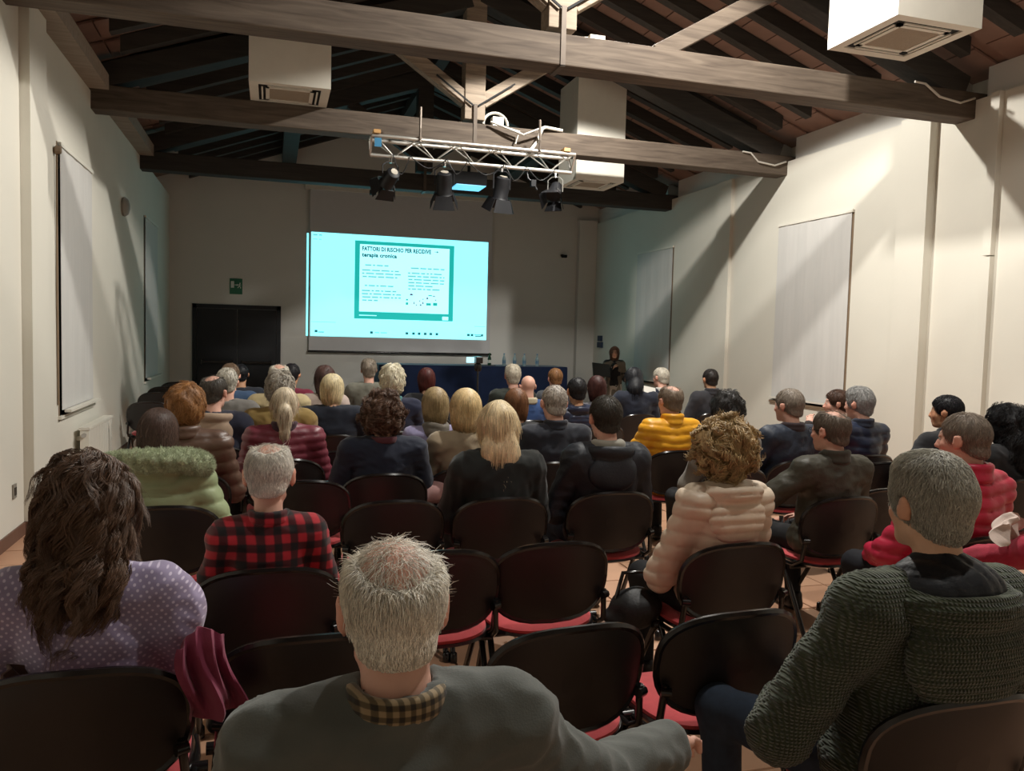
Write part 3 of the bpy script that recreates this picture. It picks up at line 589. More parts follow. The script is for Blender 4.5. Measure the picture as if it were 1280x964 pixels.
# ------------------------------------------------------------------ signed-distance sculpting for bodies, clothes and hair
def arr(*a): return np.array(a, dtype=np.float64)
def rot(yaw=0, pitch=0, roll=0):
    cy_, sy_ = math.cos(yaw), math.sin(yaw); cp, sp_ = math.cos(pitch), math.sin(pitch); cr, sr = math.cos(roll), math.sin(roll)
    return np.array([[cy_,-sy_,0],[sy_,cy_,0],[0,0,1]]) @ np.array([[1,0,0],[0,cp,-sp_],[0,sp_,cp]]) @ np.array([[cr,0,sr],[0,1,0],[-sr,0,cr]])
ID = (np.eye(3), np.zeros(3), 1.0)
class Field:
    def __init__(s, lo, hi, h):
        s.lo = np.array(lo, float); s.h = h; n = np.ceil((np.array(hi)-s.lo)/h).astype(int)+1
        s.a = np.full(n, .5, np.float32); s.n = n
        s.ax = [(s.lo[i]+h*np.arange(n[i])).astype(np.float32) for i in range(3)]
    def _pts(s, lo, hi):
        i0 = np.clip(np.floor((lo-s.lo)/s.h).astype(int), 0, s.n); i1 = np.clip(np.ceil((hi-s.lo)/s.h).astype(int)+1, 0, s.n)
        sl = tuple(slice(a, b) for a, b in zip(i0, i1))
        if any(b <= a for a, b in zip(i0, i1)): return None, None
        return sl, (s.ax[0][sl[0]][:,None,None], s.ax[1][sl[1]][None,:,None], s.ax[2][sl[2]][None,None,:])
    def _mix(s, sl, d, k, op):
        a = s.a[sl]
        if op == 's': a = -a
        if k > 0:
            hh = np.clip(.5+.5*(a-d)/k, 0, 1); r = a+(d-a)*hh-k*hh*(1-hh)
        else: r = np.minimum(a, d)
        s.a[sl] = -r if op == 's' else r
    def ell(s, c, r, fr=ID, k=.02, op='u', R2=None, e=0):
        R, t, sc = fr; c = np.array(c, float); r = np.array(r, float)+e
        A = R if R2 is None else R @ R2
        W = R @ (c*sc)+t; ex = np.abs(A) @ (r*sc)+k+3*s.h
        sl, P = s._pts(W-ex, W+ex)
        if sl is None: return
        dx, dy, dz = P[0]-W[0], P[1]-W[1], P[2]-W[2]
        q = [(A[0,i]*dx+A[1,i]*dy+A[2,i]*dz)/(r[i]*sc) for i in range(3)]
        k0 = np.sqrt(q[0]**2+q[1]**2+q[2]**2); k1 = np.sqrt((q[0]/(r[0]*sc))**2+(q[1]/(r[1]*sc))**2+(q[2]/(r[2]*sc))**2)+1e-6
        s._mix(sl, (k0*(k0-1)/k1).astype(np.float32), k, op)
    def cap(s, a, b, ra, rb, fr=ID, k=.02, op='u', e=0, flat=1):
        R, t, sc = fr; a = R @ (np.array(a, float)*sc)+t; b = R @ (np.array(b, float)*sc)+t; ra = (ra+e)*sc; rb = (rb+e)*sc
        m = max(ra, rb)+k+3*s.h; sl, P = s._pts(np.minimum(a, b)-m, np.maximum(a, b)+m)
        if sl is None: return
        d = b-a; L = d @ d+1e-9
        px, py, pz = P[0]-a[0], P[1]-a[1], P[2]-a[2]
        u = np.clip((px*d[0]+py*d[1]+pz*d[2])/L, 0, 1)
        q = np.sqrt((px-u*d[0])**2+(py-u*d[1])**2+(pz-u*d[2])**2)-(ra+(rb-ra)*u)
        s._mix(sl, q.astype(np.float32), k, op)
    def plane(s, n, c, fr=ID):      # keep points where n.p < c in frame
        R, t, sc = fr; n = R @ np.array(n, float); n /= np.linalg.norm(n)
        o = np.array(c, float); W = R @ (o*sc)+t
        d = (s.ax[0]-W[0])[:,None,None]*n[0]+(s.ax[1]-W[1])[None,:,None]*n[1]+(s.ax[2]-W[2])[None,None,:]*n[2]
        s.a = np.maximum(s.a, d.astype(np.float32))
    def noise(s, amp, freq, seed=0):
        rg = np.random.default_rng(seed); X = np.zeros_like(s.a)
        for i in range(5):
            kx, ky, kz = rg.normal(size=3)*freq; ph = rg.uniform(0, 6.28, 3)
            X += np.sin(kx*s.ax[0]+ph[0])[:,None,None]*np.sin(ky*s.ax[1]+ph[1])[None,:,None]*np.sin(kz*s.ax[2]+ph[2])[None,None,:]
        s.a += (amp*X).astype(np.float32)
    def mesh(s):
        a = s.a.copy(); a[0]=a[-1]=.1; a[:,0]=a[:,-1]=.1; a[:,:,0]=a[:,:,-1]=.1
        S = a < 0; c = np.zeros(np.array(a.shape)-1, np.int8)
        sls = (slice(None,-1), slice(1,None))
        for i in (0,1):
            for j in (0,1):
                for k in (0,1): c += S[sls[i],sls[j],sls[k]]
        act = (c > 0) & (c < 8); idx = np.full(c.shape, -1, np.int64); I = np.argwhere(act); idx[act] = np.arange(len(I))
        acc = np.zeros((len(I),3)); cnt = np.zeros(len(I))
        O = [(i,j,k) for i in (0,1) for j in (0,1) for k in (0,1)]
        for p in O:
            for ax in range(3):
                if p[ax]: continue
                q = list(p); q[ax] = 1
                v0 = a[I[:,0]+p[0],I[:,1]+p[1],I[:,2]+p[2]]; v1 = a[I[:,0]+q[0],I[:,1]+q[1],I[:,2]+q[2]]
                m = (v0 < 0) != (v1 < 0); t = np.where(m, v0/np.where(v0 == v1, 1, v0-v1), 0)
                pos = np.tile(np.array(p, float), (len(I),1)); pos[:,ax] += t
                acc += pos*m[:,None]; cnt += m
        V = s.lo+s.h*(I+acc/np.maximum(cnt,1)[:,None]); F = []
        for ax in range(3):
            o1, o2 = (ax+1)%3, (ax+2)%3
            s0 = [slice(1,-1)]*3; s1 = [slice(1,-1)]*3; s0[ax] = slice(None,-1); s1[ax] = slice(1,None)
            e = S[tuple(s0)] != S[tuple(s1)]; J = np.argwhere(e); J[:,o1] += 1; J[:,o2] += 1
            ins = S[J[:,0],J[:,1],J[:,2]]
            def cell(d1, d2):
                K = J.copy(); K[:,o1] += d1; K[:,o2] += d2; return idx[K[:,0],K[:,1],K[:,2]]
            q = np.stack([cell(-1,-1),cell(0,-1),cell(0,0),cell(-1,0)],1); q[~ins] = q[~ins][:,::-1]; F.append(q)
        return V, np.concatenate(F)
def vnorm(V, F):
    n = np.cross(V[F[:,2]]-V[F[:,0]], V[F[:,3]]-V[F[:,1]]); N = np.zeros_like(V)
    for i in range(4): np.add.at(N, F[:,i], n)
    return N/np.maximum(np.linalg.norm(N, axis=1), 1e-9)[:,None]
def np_mesh(name, V, F, m, parent=None, colors=None):
    me = bpy.data.meshes.new(name); k = F.shape[1]
    me.vertices.add(len(V)); me.vertices.foreach_set('co', V.astype(np.float32).ravel())
    me.loops.add(F.size); me.loops.foreach_set('vertex_index', F.astype(np.int32).ravel())
    me.polygons.add(len(F)); me.polygons.foreach_set('loop_start', (np.arange(len(F))*k).astype(np.int32))
    me.polygons.foreach_set('use_smooth', np.ones(len(F), bool)); me.update(calc_edges=True)
    if colors is not None:
        ca = me.color_attributes.new('Col', 'FLOAT_COLOR', 'POINT'); c4 = np.ones((len(V),4), np.float32); c4[:,:3] = colors; ca.data.foreach_set('color', c4.ravel())
    me.materials.append(m); o = bpy.data.objects.new(name, me); return link(o, parent)
def wob(V, freq, seed, n=6):
    rg = np.random.default_rng(seed); X = np.zeros(len(V))
    for i in range(n):
        k = rg.normal(size=3); k = k/np.linalg.norm(k)*freq*rg.uniform(.6,1.6); X += np.sin(V @ k+rg.uniform(0,6.28))
    return X/n
MSKIN = mat('skin', (1,1,1), .55, var=.07, scale=14, bump=.05, bscale=90, attr=True, spec=.35)
MEYE = mat('eye_white', lin('d8d4cc'), .2, var=.02); MIRIS = mat('iris_dark', lin('2b1d14'), .15, var=.02)
MJEANS = mat('jeans', lin('2d3848'), .85, var=.2, scale=40); MTROU = mat('dark_trousers', lin('17181b'), .85, var=.15, scale=30)
MSHOE = mat('black_shoe', lin('141313'), .4, var=.1)
_hair = {}
def hair_mat(hexc):
    if hexc not in _hair:
        m = mat('hair_'+hexc, lin(hexc), .5, var=.28, scale=30, bump=.35, bscale=70, stretch=(1,1,.16), spec=.35); _hair[hexc] = m
        _hair[hexc+'s'] = mat('hair_strand_'+hexc, (1,1,1), .45, var=.05, spec=.4, attr=True)
    return _hair[hexc]
# one shoe, shared by everybody
_f = Field((-.08,-.12,-.02),(.08,.24,.14),.009)
_f.ell((0,.05,.035),(.045,.135,.04)); _f.cap((0,-.03,.05),(0,-.03,.10),.045,.042,k=.03); _f.plane((0,0,-1),(0,0,.0))
_V, _F = _f.mesh(); _so = np_mesh('shoe', _V, _F, MSHOE); SHOE = _so.data; bpy.data.objects.remove(_so)
_eb = MB(); _eb.lathe([(.0115*math.sin(PI*(i+.3)/9), -.0115*math.cos(PI*(i+.3)/9)) for i in range(9)], (0,0,0), 10); EYE = _eb.mesh('eye', True); EYE.materials.append(MEYE)
_eb = MB(); _eb.lathe([(.0055,0),(.005,.0012),(.0005,.0016)], (0,0,.0110), 10); IRIS = _eb.mesh('iris', True); IRIS.materials.append(MIRIS)

def strands(name, V, F, N, n, L, r, col, parent, m, mode='down', hf=None, seed=1, curl=0, lift=.004, jit=.25, segs=4, clump=14, short=False):
    rg = np.random.default_rng(seed)
    ar = .5*np.linalg.norm(np.cross(V[F[:,2]]-V[F[:,0]], V[F[:,3]]-V[F[:,1]]), axis=1); fi = rg.choice(len(F), n, p=ar/ar.sum())
    w_ = rg.dirichlet((1,1,1,1), n); P = (V[F[fi]]*w_[:,:,None]).sum(1); Nn = (N[F[fi]]*w_[:,:,None]).sum(1); Nn /= np.linalg.norm(Nn, axis=1)[:,None]+1e-9
    R, t, sc = hf; crown = R @ (arr(0,-.03,.13)*sc)+t
    if mode == 'down': D = (P-crown)*arr(.6,.6,.5)+arr(0,0,-.06)
    elif mode == 'fall': D = (P-crown)*arr(.9,.9,.3)*np.clip((((P-t) @ R)[:,2:]/sc+.06)/.15,.12,1)+arr(0,0,-.10)
    elif mode == 'spiky': D = Nn*.05+arr(0,.02,.02)+rg.normal(size=(n,3))*.02
    else: D = rg.normal(size=(n,3))*.05+arr(0,0,-.05)
    D = D+rg.normal(size=(n,3))*jit*np.linalg.norm(D, axis=1)[:,None]
    if mode != 'spiky': D = D-Nn*np.sum(D*Nn, axis=1)[:,None]
    D /= np.linalg.norm(D, axis=1)[:,None]+1e-9; S = np.cross(D, Nn)
    Ls = L*rg.uniform(.6,1.25,n)*(np.clip((((P-t) @ R)[:,2]/sc+.075)/.07, .15, 1) if short else 1); ph = rg.uniform(0,6.28,n); off = None
    if clump > 1:
        gi = rg.choice(n, max(2, n//clump), replace=False); G = P[gi]; near = np.empty(n, int)
        for a in range(0, n, 1000): near[a:a+1000] = ((P[a:a+1000,None,:]-G[None])**2).sum(2).argmin(1)
        g_ = gi[near]; off = P-P[g_]; D = D[g_]+D*.25; D /= np.linalg.norm(D, axis=1)[:,None]+1e-9; S = S[g_]; Nn = Nn[g_]; ph = ph[g_]+rg.normal(size=n)*.25; Ls = Ls*.5+Ls[g_]*.5
    ks = segs+1; pts = np.zeros((n,ks,3))
    for i in range(ks):
        u = i/segs; q = P+D*(Ls*u)[:,None]+Nn*(lift*(math.sin(u*2.6)+.15))
        if curl: q = q+S*(curl*np.sin(ph+u*11))[:,None]+Nn*(.7*curl*(1+np.cos(ph+u*11)))[:,None]
        if mode == 'fall': q = q+arr(0,0,-1)*(Ls*.45*u*u)[:,None]-Nn*(Ls*.20*u*u)[:,None]
        if off is not None: q = q-off*((.72 if curl > .01 else .5)*u)
        pts[:,i] = q
    if short:
        pass
    rad = r*np.array([1-.75*(i/segs)**1.5 for i in range(ks)])
    T = np.gradient(pts, axis=1); T /= np.linalg.norm(T, axis=2)[:,:,None]+1e-9
    A_ = np.cross(T, Nn[:,None,:]); A_ /= np.linalg.norm(A_, axis=2)[:,:,None]+1e-9; B_ = np.cross(T, A_)
    W = np.stack([pts+rad[None,:,None]*(A_*math.cos(a)+B_*math.sin(a)) for a in (0, 2.094, 4.189)], 2)    # n,ks,3,3
    VV = W.reshape(-1,3); base = np.arange(n)[:,None,None]*ks*3+np.arange(segs)[None,:,None]*3; k3 = np.arange(3)[None,None,:]; k4 = (k3+1)%3
    FF = np.stack([base+k3, base+k4, base+3+k4, base+3+k3], -1).reshape(-1,4)
    c = np.array(col)[None,:]*rg.uniform(.6,1.4,(n,1)); C = np.repeat(c, ks*3, axis=0)
    o = np_mesh(name, VV, FF, m, parent, C); o['kind'] = 'stuff'; return o

def hand(f, W, D, up, s=1, k=.008, curl=.6, side=1):
    """palm, four unequal bent fingers and a thumb, grown from wrist W along D; up = back of the hand"""
    D = np.array(D, float); D /= np.linalg.norm(D); up = np.array(up, float); up = up-D*(up @ D); up /= np.linalg.norm(up); X = np.cross(D, up)*side
    fr = (np.stack([X*side*side if False else X, D, up], 1), np.array(W, float), s)
    if np.linalg.det(fr[0]) < 0: fr = (np.stack([-X, D, up], 1), fr[1], s); side_x = -1
    else: side_x = 1
    th = side_x  # thumb side: toward the body midline
    f.ell((0,.05,0),(.041,.052,.015), fr, k=.012); f.cap((0,-.02,0),(0,.03,0),.026,.028, fr, k=.02)
    for i, (x, L) in enumerate(((.030,.068),(.010,.078),(-.011,.072),(-.031,.056))):
        x *= th; a = (x*.95,.093,.002); b = (x*1.05,.093+L*.5*math.cos(curl*.5),-L*.5*math.sin(curl*.5)+.002); c = (x*1.02,b[1]+L*.5*math.cos(curl*1.7),b[2]-L*.5*math.sin(curl*1.7))
        f.cap(a,b,.0092,.0084,fr,k=k*.5); f.cap(b,c,.0084,.0068,fr,k=k*.4)
    f.cap((.032*th,.02,-.004),(.060*th,.058,-.012),.013,.0105,fr,k=.01); f.cap((.060*th,.058,-.012),(.058*th,.088,-.024),.0102,.008,fr,k=.004)

def head_prims(f, H, fine, male):
    f.ell((0,-.014,.033),(.074,.095,.087), H, k=.02)
    f.ell((0,.028,-.030),(.060,.062,.078), H, k=.03)
    f.ell((0,.058,-.088),(.026,.026,.022), H, k=.025)
    for s in (-1,1):
        f.ell((s*.040,.052,-.022),(.022,.026,.022), H, k=.02)
        f.cap((s*.048,-.005,-.065),(s*.022,.055,-.092),.016,.014, H, k=.02)
    f.cap((-.034,.076,.026),(.034,.076,.026),.010,.010, H, k=.015)
    for s in (-1,1):
        f.ell((s*.031,.096,.006),(.018,.013,.011), H, k=.010, op="s")
        f.cap((s*.020,.0865,.0128),(s*.043,.0805,.0115),.0060,.0056, H, k=.004); f.cap((s*.021,.086,-.0045),(s*.042,.081,-.004),.0042,.0042, H, k=.004)
    f.cap((0,.084,.014),(0,.104,-.030),.0085,.0125, H, k=.010)
    for s in (-1,1): f.ell((s*.013,.094,-.033),(.009,.010,.008), H, k=.006)
    f.cap((-.016,.085,-.058),(.016,.085,-.058),.0062,.0062, H, k=.006); f.cap((-.014,.084,-.068),(.014,.084,-.068),.0068,.0068, H, k=.006)
    if fine < .016: f.cap((-.020,.096,-.063),(.020,.096,-.063),.003,.003, H, k=.004, op='s')
    for s in (-1,1):
        R2 = rot(s*-.35, 0, s*.12)
        f.ell((s*.086,-.010,.0),(.0105,.023,.036), H, k=.006, R2=R2)
        if fine < .013: f.ell((s*.098,-.003,.006),(.005,.009,.016), H, k=.006, op='s', R2=R2)

SKIN = {'pale': 'd2ab94', 'pink': 'd4a592', 'tan': 'b98d6e', 'warm': 'cfa488'}
def person(x, y, ztop, label, hair=('short','6b655e'), top=('cloth','303238'), skin='pale', yaw=0, hyaw=0, pitch=0, hroll=0, lean=-.11, side=0, w=1.0, hs=1.0, belly=0,
           res=.014, arms=None, legs='jeans', extras=(), e=.014, chair_label=None, collar=None, stand=False, twist=0, strand=None, female=False, knees=None, group='seated audience', nk=.166, chair_dy=.05, tshift=(0,0)):
    male = not female
    pz = .57 if not stand else .90
    P0 = arr(0, 0, pz); u = arr(math.sin(side)*math.cos(lean), math.sin(lean), math.cos(lean)*math.cos(side)); nb = P0+.50*u
    fw = arr(0, 1, 0)
    hc = nb+arr(math.sin(side)*.1, .040+.05*max(0, lean)+.09*math.sin(-pitch)*1, nk-.03*abs(math.sin(pitch)))
    H = (rot(hyaw, pitch, hroll), hc, hs)
    top_z = hc[2]+.125*hs; sc = ztop/top_z
    # world placing: (x, y) is where the head is
    cyw, syw = math.cos(yaw), math.sin(yaw); ox = x-sc*(cyw*hc[0]-syw*hc[1]); oy = y-sc*(syw*hc[0]+cyw*hc[1])
    t = empty('person', (ox, oy, 0), yaw, sc); tag(t, label, 'person', group)
    lo, hi = (-.50,-.34,-.005), (.50,.78,top_z+.06)
    sw = .172*w
    Sh = {s: nb-u*.062+arr(s*sw, -.005, 0) for s in (-1,1)}
    A = {}
    for s in (-1,1):
        a = (arms or {}).get(s)
        if a is None: a = ((.245*w+.01, .05-.01, pz+.13), (.10, .30, pz+.095)) if not stand else ((.24*w,-.03,pz+.22),(.22,.08,pz-.02))
        if a[0] == 'w':
            def loc(p): q = (arr(*p)-arr(ox, oy, 0))/sc; return arr(cyw*q[0]+syw*q[1], -syw*q[0]+cyw*q[1], q[2])
            A[s] = (loc(a[1]), loc(a[2])); lo = tuple(min([lo[i]]+[q[i]-.22 for q in A[s]]) if i < 2 else lo[i] for i in range(3)); hi = tuple(max([hi[i]]+[q[i]+.22 for q in A[s]]) if i < 2 else hi[i] for i in range(3)); continue
        (E, Wr) = a[0], a[1]; A[s] = (arr(E[0]*s, E[1], E[2]), arr(Wr[0]*s, Wr[1], Wr[2])) if len(a) == 2 else (arr(*E), arr(*Wr))
        for q in A[s]:
            lo = tuple(min(lo[i], q[i]-.22) if i < 2 else lo[i] for i in range(3)); hi = tuple(max(hi[i], q[i]+.22) if i < 2 else hi[i] for i in range(3))
    KN = {}
    for s in (-1,1):
        if stand: hp, kn, an = arr(s*.09,0,pz-.04), arr(s*.10,.02,.48), arr(s*.10,-.02,.08)
        else:
            kx, ax_ = (knees or {}).get(s, (.13, .13)); hp, kn, an = arr(s*.095,.02,pz-.02), arr(s*kx,.44,pz-.03), arr(s*ax_,.40,.09)
        KN[s] = (hp, kn, an)
    def torso(f, e, k=.05):
        f.ell(P0+arr(0,-.0,.02),(.168*w,.122+belly*.6,.125), k=k, e=e)
        f.ell(P0+u*.17+arr(0,belly*.5,0),(.148*w,.104+belly,.15), k=k, e=e)
        f.ell(P0+u*.335+arr(0,0,0),(.158*w,.108,.165), k=k, e=e)
        for s in (-1,1):
            f.cap(Sh[s]*.82+Sh[-s]*.18, Sh[s],.055,.056, k=.05, e=e)
            f.cap(nb+arr(0,-.012,-.022), Sh[s]+arr(0,0,.004),.046,.046, k=.04, e=e*.8)
    def arm(f, s, e, full=True, k=.025, wr=1.0):
        E, Wr = A[s]; f.cap(Sh[s], E, .050*w**.5,.041, k=k, e=e); W2 = E+(Wr-E)*wr; f.cap(E, W2, .041,.029, k=k, e=e)
    def leg(f, s, e, k=.03):
        hp, kn, an = KN[s]; f.cap(hp, kn, .082*w**.5,.056, k=k, e=e); f.cap(kn, an, .055,.038, k=k, e=e)
    # --- body, one continuous surface
    f = Field(lo, hi, res)
    torso(f, -.012); head_prims(f, H, res, male)
    f.cap(nb+arr(0,-.02,-.04), hc+H[0] @ arr(0,-.03,-.05)*hs, .060*w**.4,.053, k=.03)
    for s in (-1,1):
        arm(f, s, -.006); E, Wr = A[s]; D = Wr-E; D2 = D/np.linalg.norm(D)+arr(0,.35,-.25)*(0 if stand else 1)
        if res > .015: pass
        hand(f, Wr, D2, arr(.0,.25,1) if not stand else arr(s*1.,.2,.2), 1.0, curl=.7, side=-s)
        leg(f, s, -.010); hp, kn, an = KN[s]; f.cap(an, an+arr(0,.12,-.05), .034,.028, k=.02)
    V, F = f.mesh()
    L = (V-H[1]) @ H[0]/hs; c0 = np.array(lin(SKIN[skin])); C = np.tile(c0, (len(V),1)); inh = np.linalg.norm(L*arr(1,.9,.8), axis=1) < .14
    lips = inh & (np.abs(L[:,2]+.063) < .011) & (np.abs(L[:,0]) < .024) & (L[:,1] > .07); C[lips] = C[lips]*arr(.85,.5,.5)
    hcol = np.array(lin(hair[1] if hair[0] != 'bald' else 'a09080'))
    brow = inh & (np.abs(L[:,2]-.030) < .006) & (np.abs(np.abs(L[:,0])-.031) < .018) & (L[:,1] > .07); C[brow] = C[brow]*.35+hcol*.4
    ear = (np.linalg.norm(L, axis=1) < .15) & (np.abs(L[:,0]) > .076) & (np.abs(L[:,2]) < .04); C[ear] = C[ear]*arr(1,.86,.82)
    chk = inh & (L[:,1] > .05) & (np.abs(L[:,2]+.015) < .025); C[chk] = C[chk]*arr(1,.88,.86)
    np_mesh('body', V, F, MSKIN, t, C)
    for s in (-1,1):
        eo = bpy.data.objects.new('eye', EYE); p = H[1]+H[0] @ (arr(s*.031,.0752,.006)*hs); eo.location = p
        q = Matrix(H[0].tolist()) @ Matrix.Rotation(-PI/2, 3, 'X'); eo.rotation_euler = q.to_euler(); eo.scale = (hs*.92,)*3; link(eo, t)
        io = bpy.data.objects.new('iris', IRIS); link(io, eo)
    # --- trousers and shoes
    f = Field((min(lo[0],-.36),-.24,.02),(max(hi[0],.36),.62,pz+.26), max(res,.014)); f.ell(P0+arr(0,0,.0),(.172*w,.124+belly*.6,.11), k=.05, e=.006)
    for s in (-1,1): leg(f, s, .012)
    f.plane((0,0,-1),(0,0,.055)); V, F = f.mesh(); N = vnorm(V, F); V = V+N*(.005*wob(V, 45, 3))[:,None]
    lm = {'jeans': MJEANS, 'dark': MTROU}.get(legs) or mat('trousers_'+legs, lin(legs), .85, var=.1)
    np_mesh('trousers', V, F, lm, t)
    for s in (-1,1):
        so = bpy.data.objects.new('shoe', SHOE); an = KN[s][2]; so.location = (an[0], an[1]-.0, 0); link(so, t)
    # --- upper garment
    kind, colr = top[0], top[1]
    f = Field(lo, hi, res)
    torso(f, e)
    if not stand: f.ell(P0+arr(0,.0,.01),(.18*w,.135+belly*.6,.10), k=.04, e=e*.6)
    for s in (-1,1): arm(f, s, e, wr=.95)
    if kind == 'puffsleeve' or 'puffsleeve' in extras:
        for s in (-1,1): f.ell(Sh[s]+(A[s][0]-Sh[s])*.28+arr(s*.015,0,.012),(.078,.085,.095), k=.03)
    f.cap(nb+arr(0,-.018,-.08), nb+arr(0,-.014,-.035), .066*w**.4, .064*w**.4, k=.03, e=e*.5)
    cut = hc+H[0] @ arr(0,-.02,-.06)*hs; f.cap(nb+arr(0,-.008,.02), cut+(cut-nb)*.5, .057*w**.4,.056, k=.006, op='s')
    V, F = f.mesh(); N = vnorm(V, F)
    if kind == 'puff':
        p = top[2] if len(top) > 2 else .055; d = np.abs(np.sin(PI*(V[:,2]-.1*np.abs(V[:,0]))/p))**.40; V = V+N*((d-.75)*.014+.004*wob(V, 70, 5)+.005*wob(V*arr(1.5,1.5,.6), 30, 15))[:,None]
    elif kind == 'knit': V = V+N*(.008*(1-3*np.abs(wob(V*arr(1,1,1.5), 18, 6)))+.0022*np.sin(V[:,2]*260)*np.sin(V[:,0]*260))[:,None]
    else:
        rg = top[2] if len(top) > 2 else 1.0; sd = int(abs(x)*97+abs(y)*31)%97; V = V+N*(rg*(.006*(1-3*np.abs(wob(V*arr(1.1,1.1,1.7), 20, sd)))+.0030*(1-3*np.abs(wob(V*arr(1.3,1.3,1.6), 50, sd+1)))))[:,None]
    mt = top_mat(kind, colr); g = np_mesh({'puff':'puffer_jacket','knit':'knitted_cardigan','plaid':'plaid_shirt','puffsleeve':'blouse','leather':'jacket'}.get(kind, 'top'), V, F, mt, t)
    if collar:
        cm = collar[1] if not isinstance(collar[1], str) else top_mat(collar[2] if len(collar) > 2 else 'cloth', collar[1])
        f = Field(nb+arr(-.17,-.2,-.12), nb+arr(.17,.17,.13), min(res,.010)); hgt, th = collar[0]
        for i in range(24):
            a0, a1 = 2*PI*i/24, 2*PI*(i+1)/24; r0 = .066*w**.4+th*.4
            def cp(a): return nb+arr(r0*math.sin(a), -.012+r0*math.cos(a)*1.02, .006-.035*max(0,math.cos(a)))
            f.cap(cp(a0), cp(a1), th, th, k=.008); f.cap(cp(a0)+arr(0,0,hgt), cp(a1)+arr(0,0,hgt), th*.8, th*.8, k=.012)
            f.cap(cp(a0), cp(a0)+arr(0,0,hgt), th*.9, th*.75, k=.006)
        V, F = f.mesh(); N = vnorm(V, F); V = V+N*(.004*wob(V, 50, 4))[:,None]; np_mesh('collar', V, F, cm, g)
    for ex in extras:
        if ex == 'puffsleeve': continue
        if ex[0] in ('hood', 'furhood'):
            big = ex[2] if len(ex) > 2 else 1.0; rr = .085*big
            f = Field(nb+arr(-.27*big,-.30*big,-.34*big), nb+arr(.27*big,.2,.15), max(.008, min(res,.012)))
            f.ell(nb+arr(0,-.072*big-.02,-.095*big-.02),(.140*big,.052*big,.115*big), k=.05)
            for i in range(28):
                a0, a1 = 2*PI*i/28, 2*PI*(i+1)/28
                def rp(a): return nb+arr(.115*big*math.sin(a), -.030-.105*big*math.cos(a)*(.9 if math.cos(a) > 0 else .75), -.008-.05*max(0,big-1.1)*3-.035*big*(math.cos(a) < 0)*(-math.cos(a))+.012*math.cos(a))
                f.cap(rp(a0), rp(a1), .028*big, .028*big, k=.02)
            f.ell(nb+arr(0,-.040*big,.050),(.112*big,.088*big,.085), k=.012, op='s'); f.cap(nb+arr(0,-.01,.02), nb+arr(0,-.0,.2), .062,.062, k=.01, op='s')
            V, F = f.mesh(); N = vnorm(V, F)
            if kind == 'puff': V = V+N*((np.abs(np.sin(PI*(V[:,2]+V[:,1]*.3)/.042))**.4-.7)*.011+.004*wob(V,60,3))[:,None]
            elif kind == 'knit': V = V+N*(.0035*np.sin((V[:,2]+.25*V[:,1])*260))[:,None]
            else: V = V+N*(.006*wob(V, 35, 8))[:,None]
            ho = np_mesh('hood', V, F, mt if ex[1] is None else top_mat('cloth', ex[1]), g)
            if ex[0] == 'furhood':
                f = Field(nb+arr(-.36,-.36,-.16), nb+arr(.36,.25,.24), .012)
                pts_ = [nb+arr(.20*math.sin(a)*1.15, -.10-.10*math.cos(a), .02+.045*math.cos(a)) for a in np.linspace(-2.0,2.0,22)]
                for a, b in zip(pts_[:-1], pts_[1:]): f.cap(a, b, .05,.05, k=.02)
                f.noise(.008, 50, 3); V, F = f.mesh(); N = vnorm(V, F); fo = np_mesh('fur_trim', V, F, mat('fur', lin(ex[3]), .95, var=.2, scale=60, bump=.6, bscale=120), g)
                strands('fur', V, F, N, 14000, .016, .0009, lin(ex[3]), fo, mat('fur_strand', (1,1,1), .8, attr=True), 'spiky', H, 5, jit=.5, clump=1, lift=.001)
        if ex[0] == 'inner':
            f = Field(nb+arr(-.2,-.2,-.14), nb+arr(.2,.16,.10), .010); f.ell(nb+arr(0,-.030,-.010),(.150,.115,.088), k=.02); f.cap(nb+arr(0,-.012,-.02), nb+arr(0,-.010,.03), .074,.070, k=.02)
            V, F = f.mesh(); N = vnorm(V, F); V = V+N*(.006*(np.abs(np.sin(V[:,0]*60+V[:,1]*30))**.5-.6)+.004*wob(V, 60, 2))[:,None]; np_mesh('inner_jacket', V, F, top_mat('leather', ex[1]), t)
        if ex[0] == 'scarf':
            f = Field(nb+arr(-.2,-.2,-.12), nb+arr(.2,.2,.12), .010)
            for r_, z_, th in ((.085,-.02,.030),(.082,.015,.026),(.095,-.045,.026)):
                for i in range(20):
                    a0, a1 = 2*PI*i/20, 2*PI*(i+1)/20; f.cap(nb+arr(r_*math.sin(a0),-.012+r_*math.cos(a0),z_+.01*math.sin(2*a0)), nb+arr(r_*math.sin(a1),-.012+r_*math.cos(a1),z_+.01*math.sin(2*a1)), th, th, k=.01)
            V, F = f.mesh(); N = vnorm(V, F); V = V+N*(.004*wob(V, 70, 8))[:,None]; np_mesh('scarf', V, F, top_mat('cloth', ex[1]), t)
        if ex[0] == 'glasses':
            mb = MB()
            for s in (-1,1):
                ring = [H[1]+H[0] @ (arr(s*.031+.020*math.cos(a), .100, .004+.015*math.sin(a))*hs) for a in np.linspace(0, 2*PI, 13)]
                mb.tube(ring, .0016, 5); mb.tube([H[1]+H[0] @ (arr(*p)*hs) for p in ((s*.051,.099,.008),(s*.078,.06,.010),(s*.084,-.005,.012))], .0016, 5)
            mb.tube([H[1]+H[0] @ (arr(*p)*hs) for p in ((-.011,.1,.006),(.011,.1,.006))], .0016, 5); mb.build('glasses', MBLK, t)
    # --- hair
    if hair[0] != 'bald': make_hair(hair, H, nb, res, t, strand, int(abs(x*131+y*17)))
    t['hair_style'] = hair[0]; del t['hair_style']
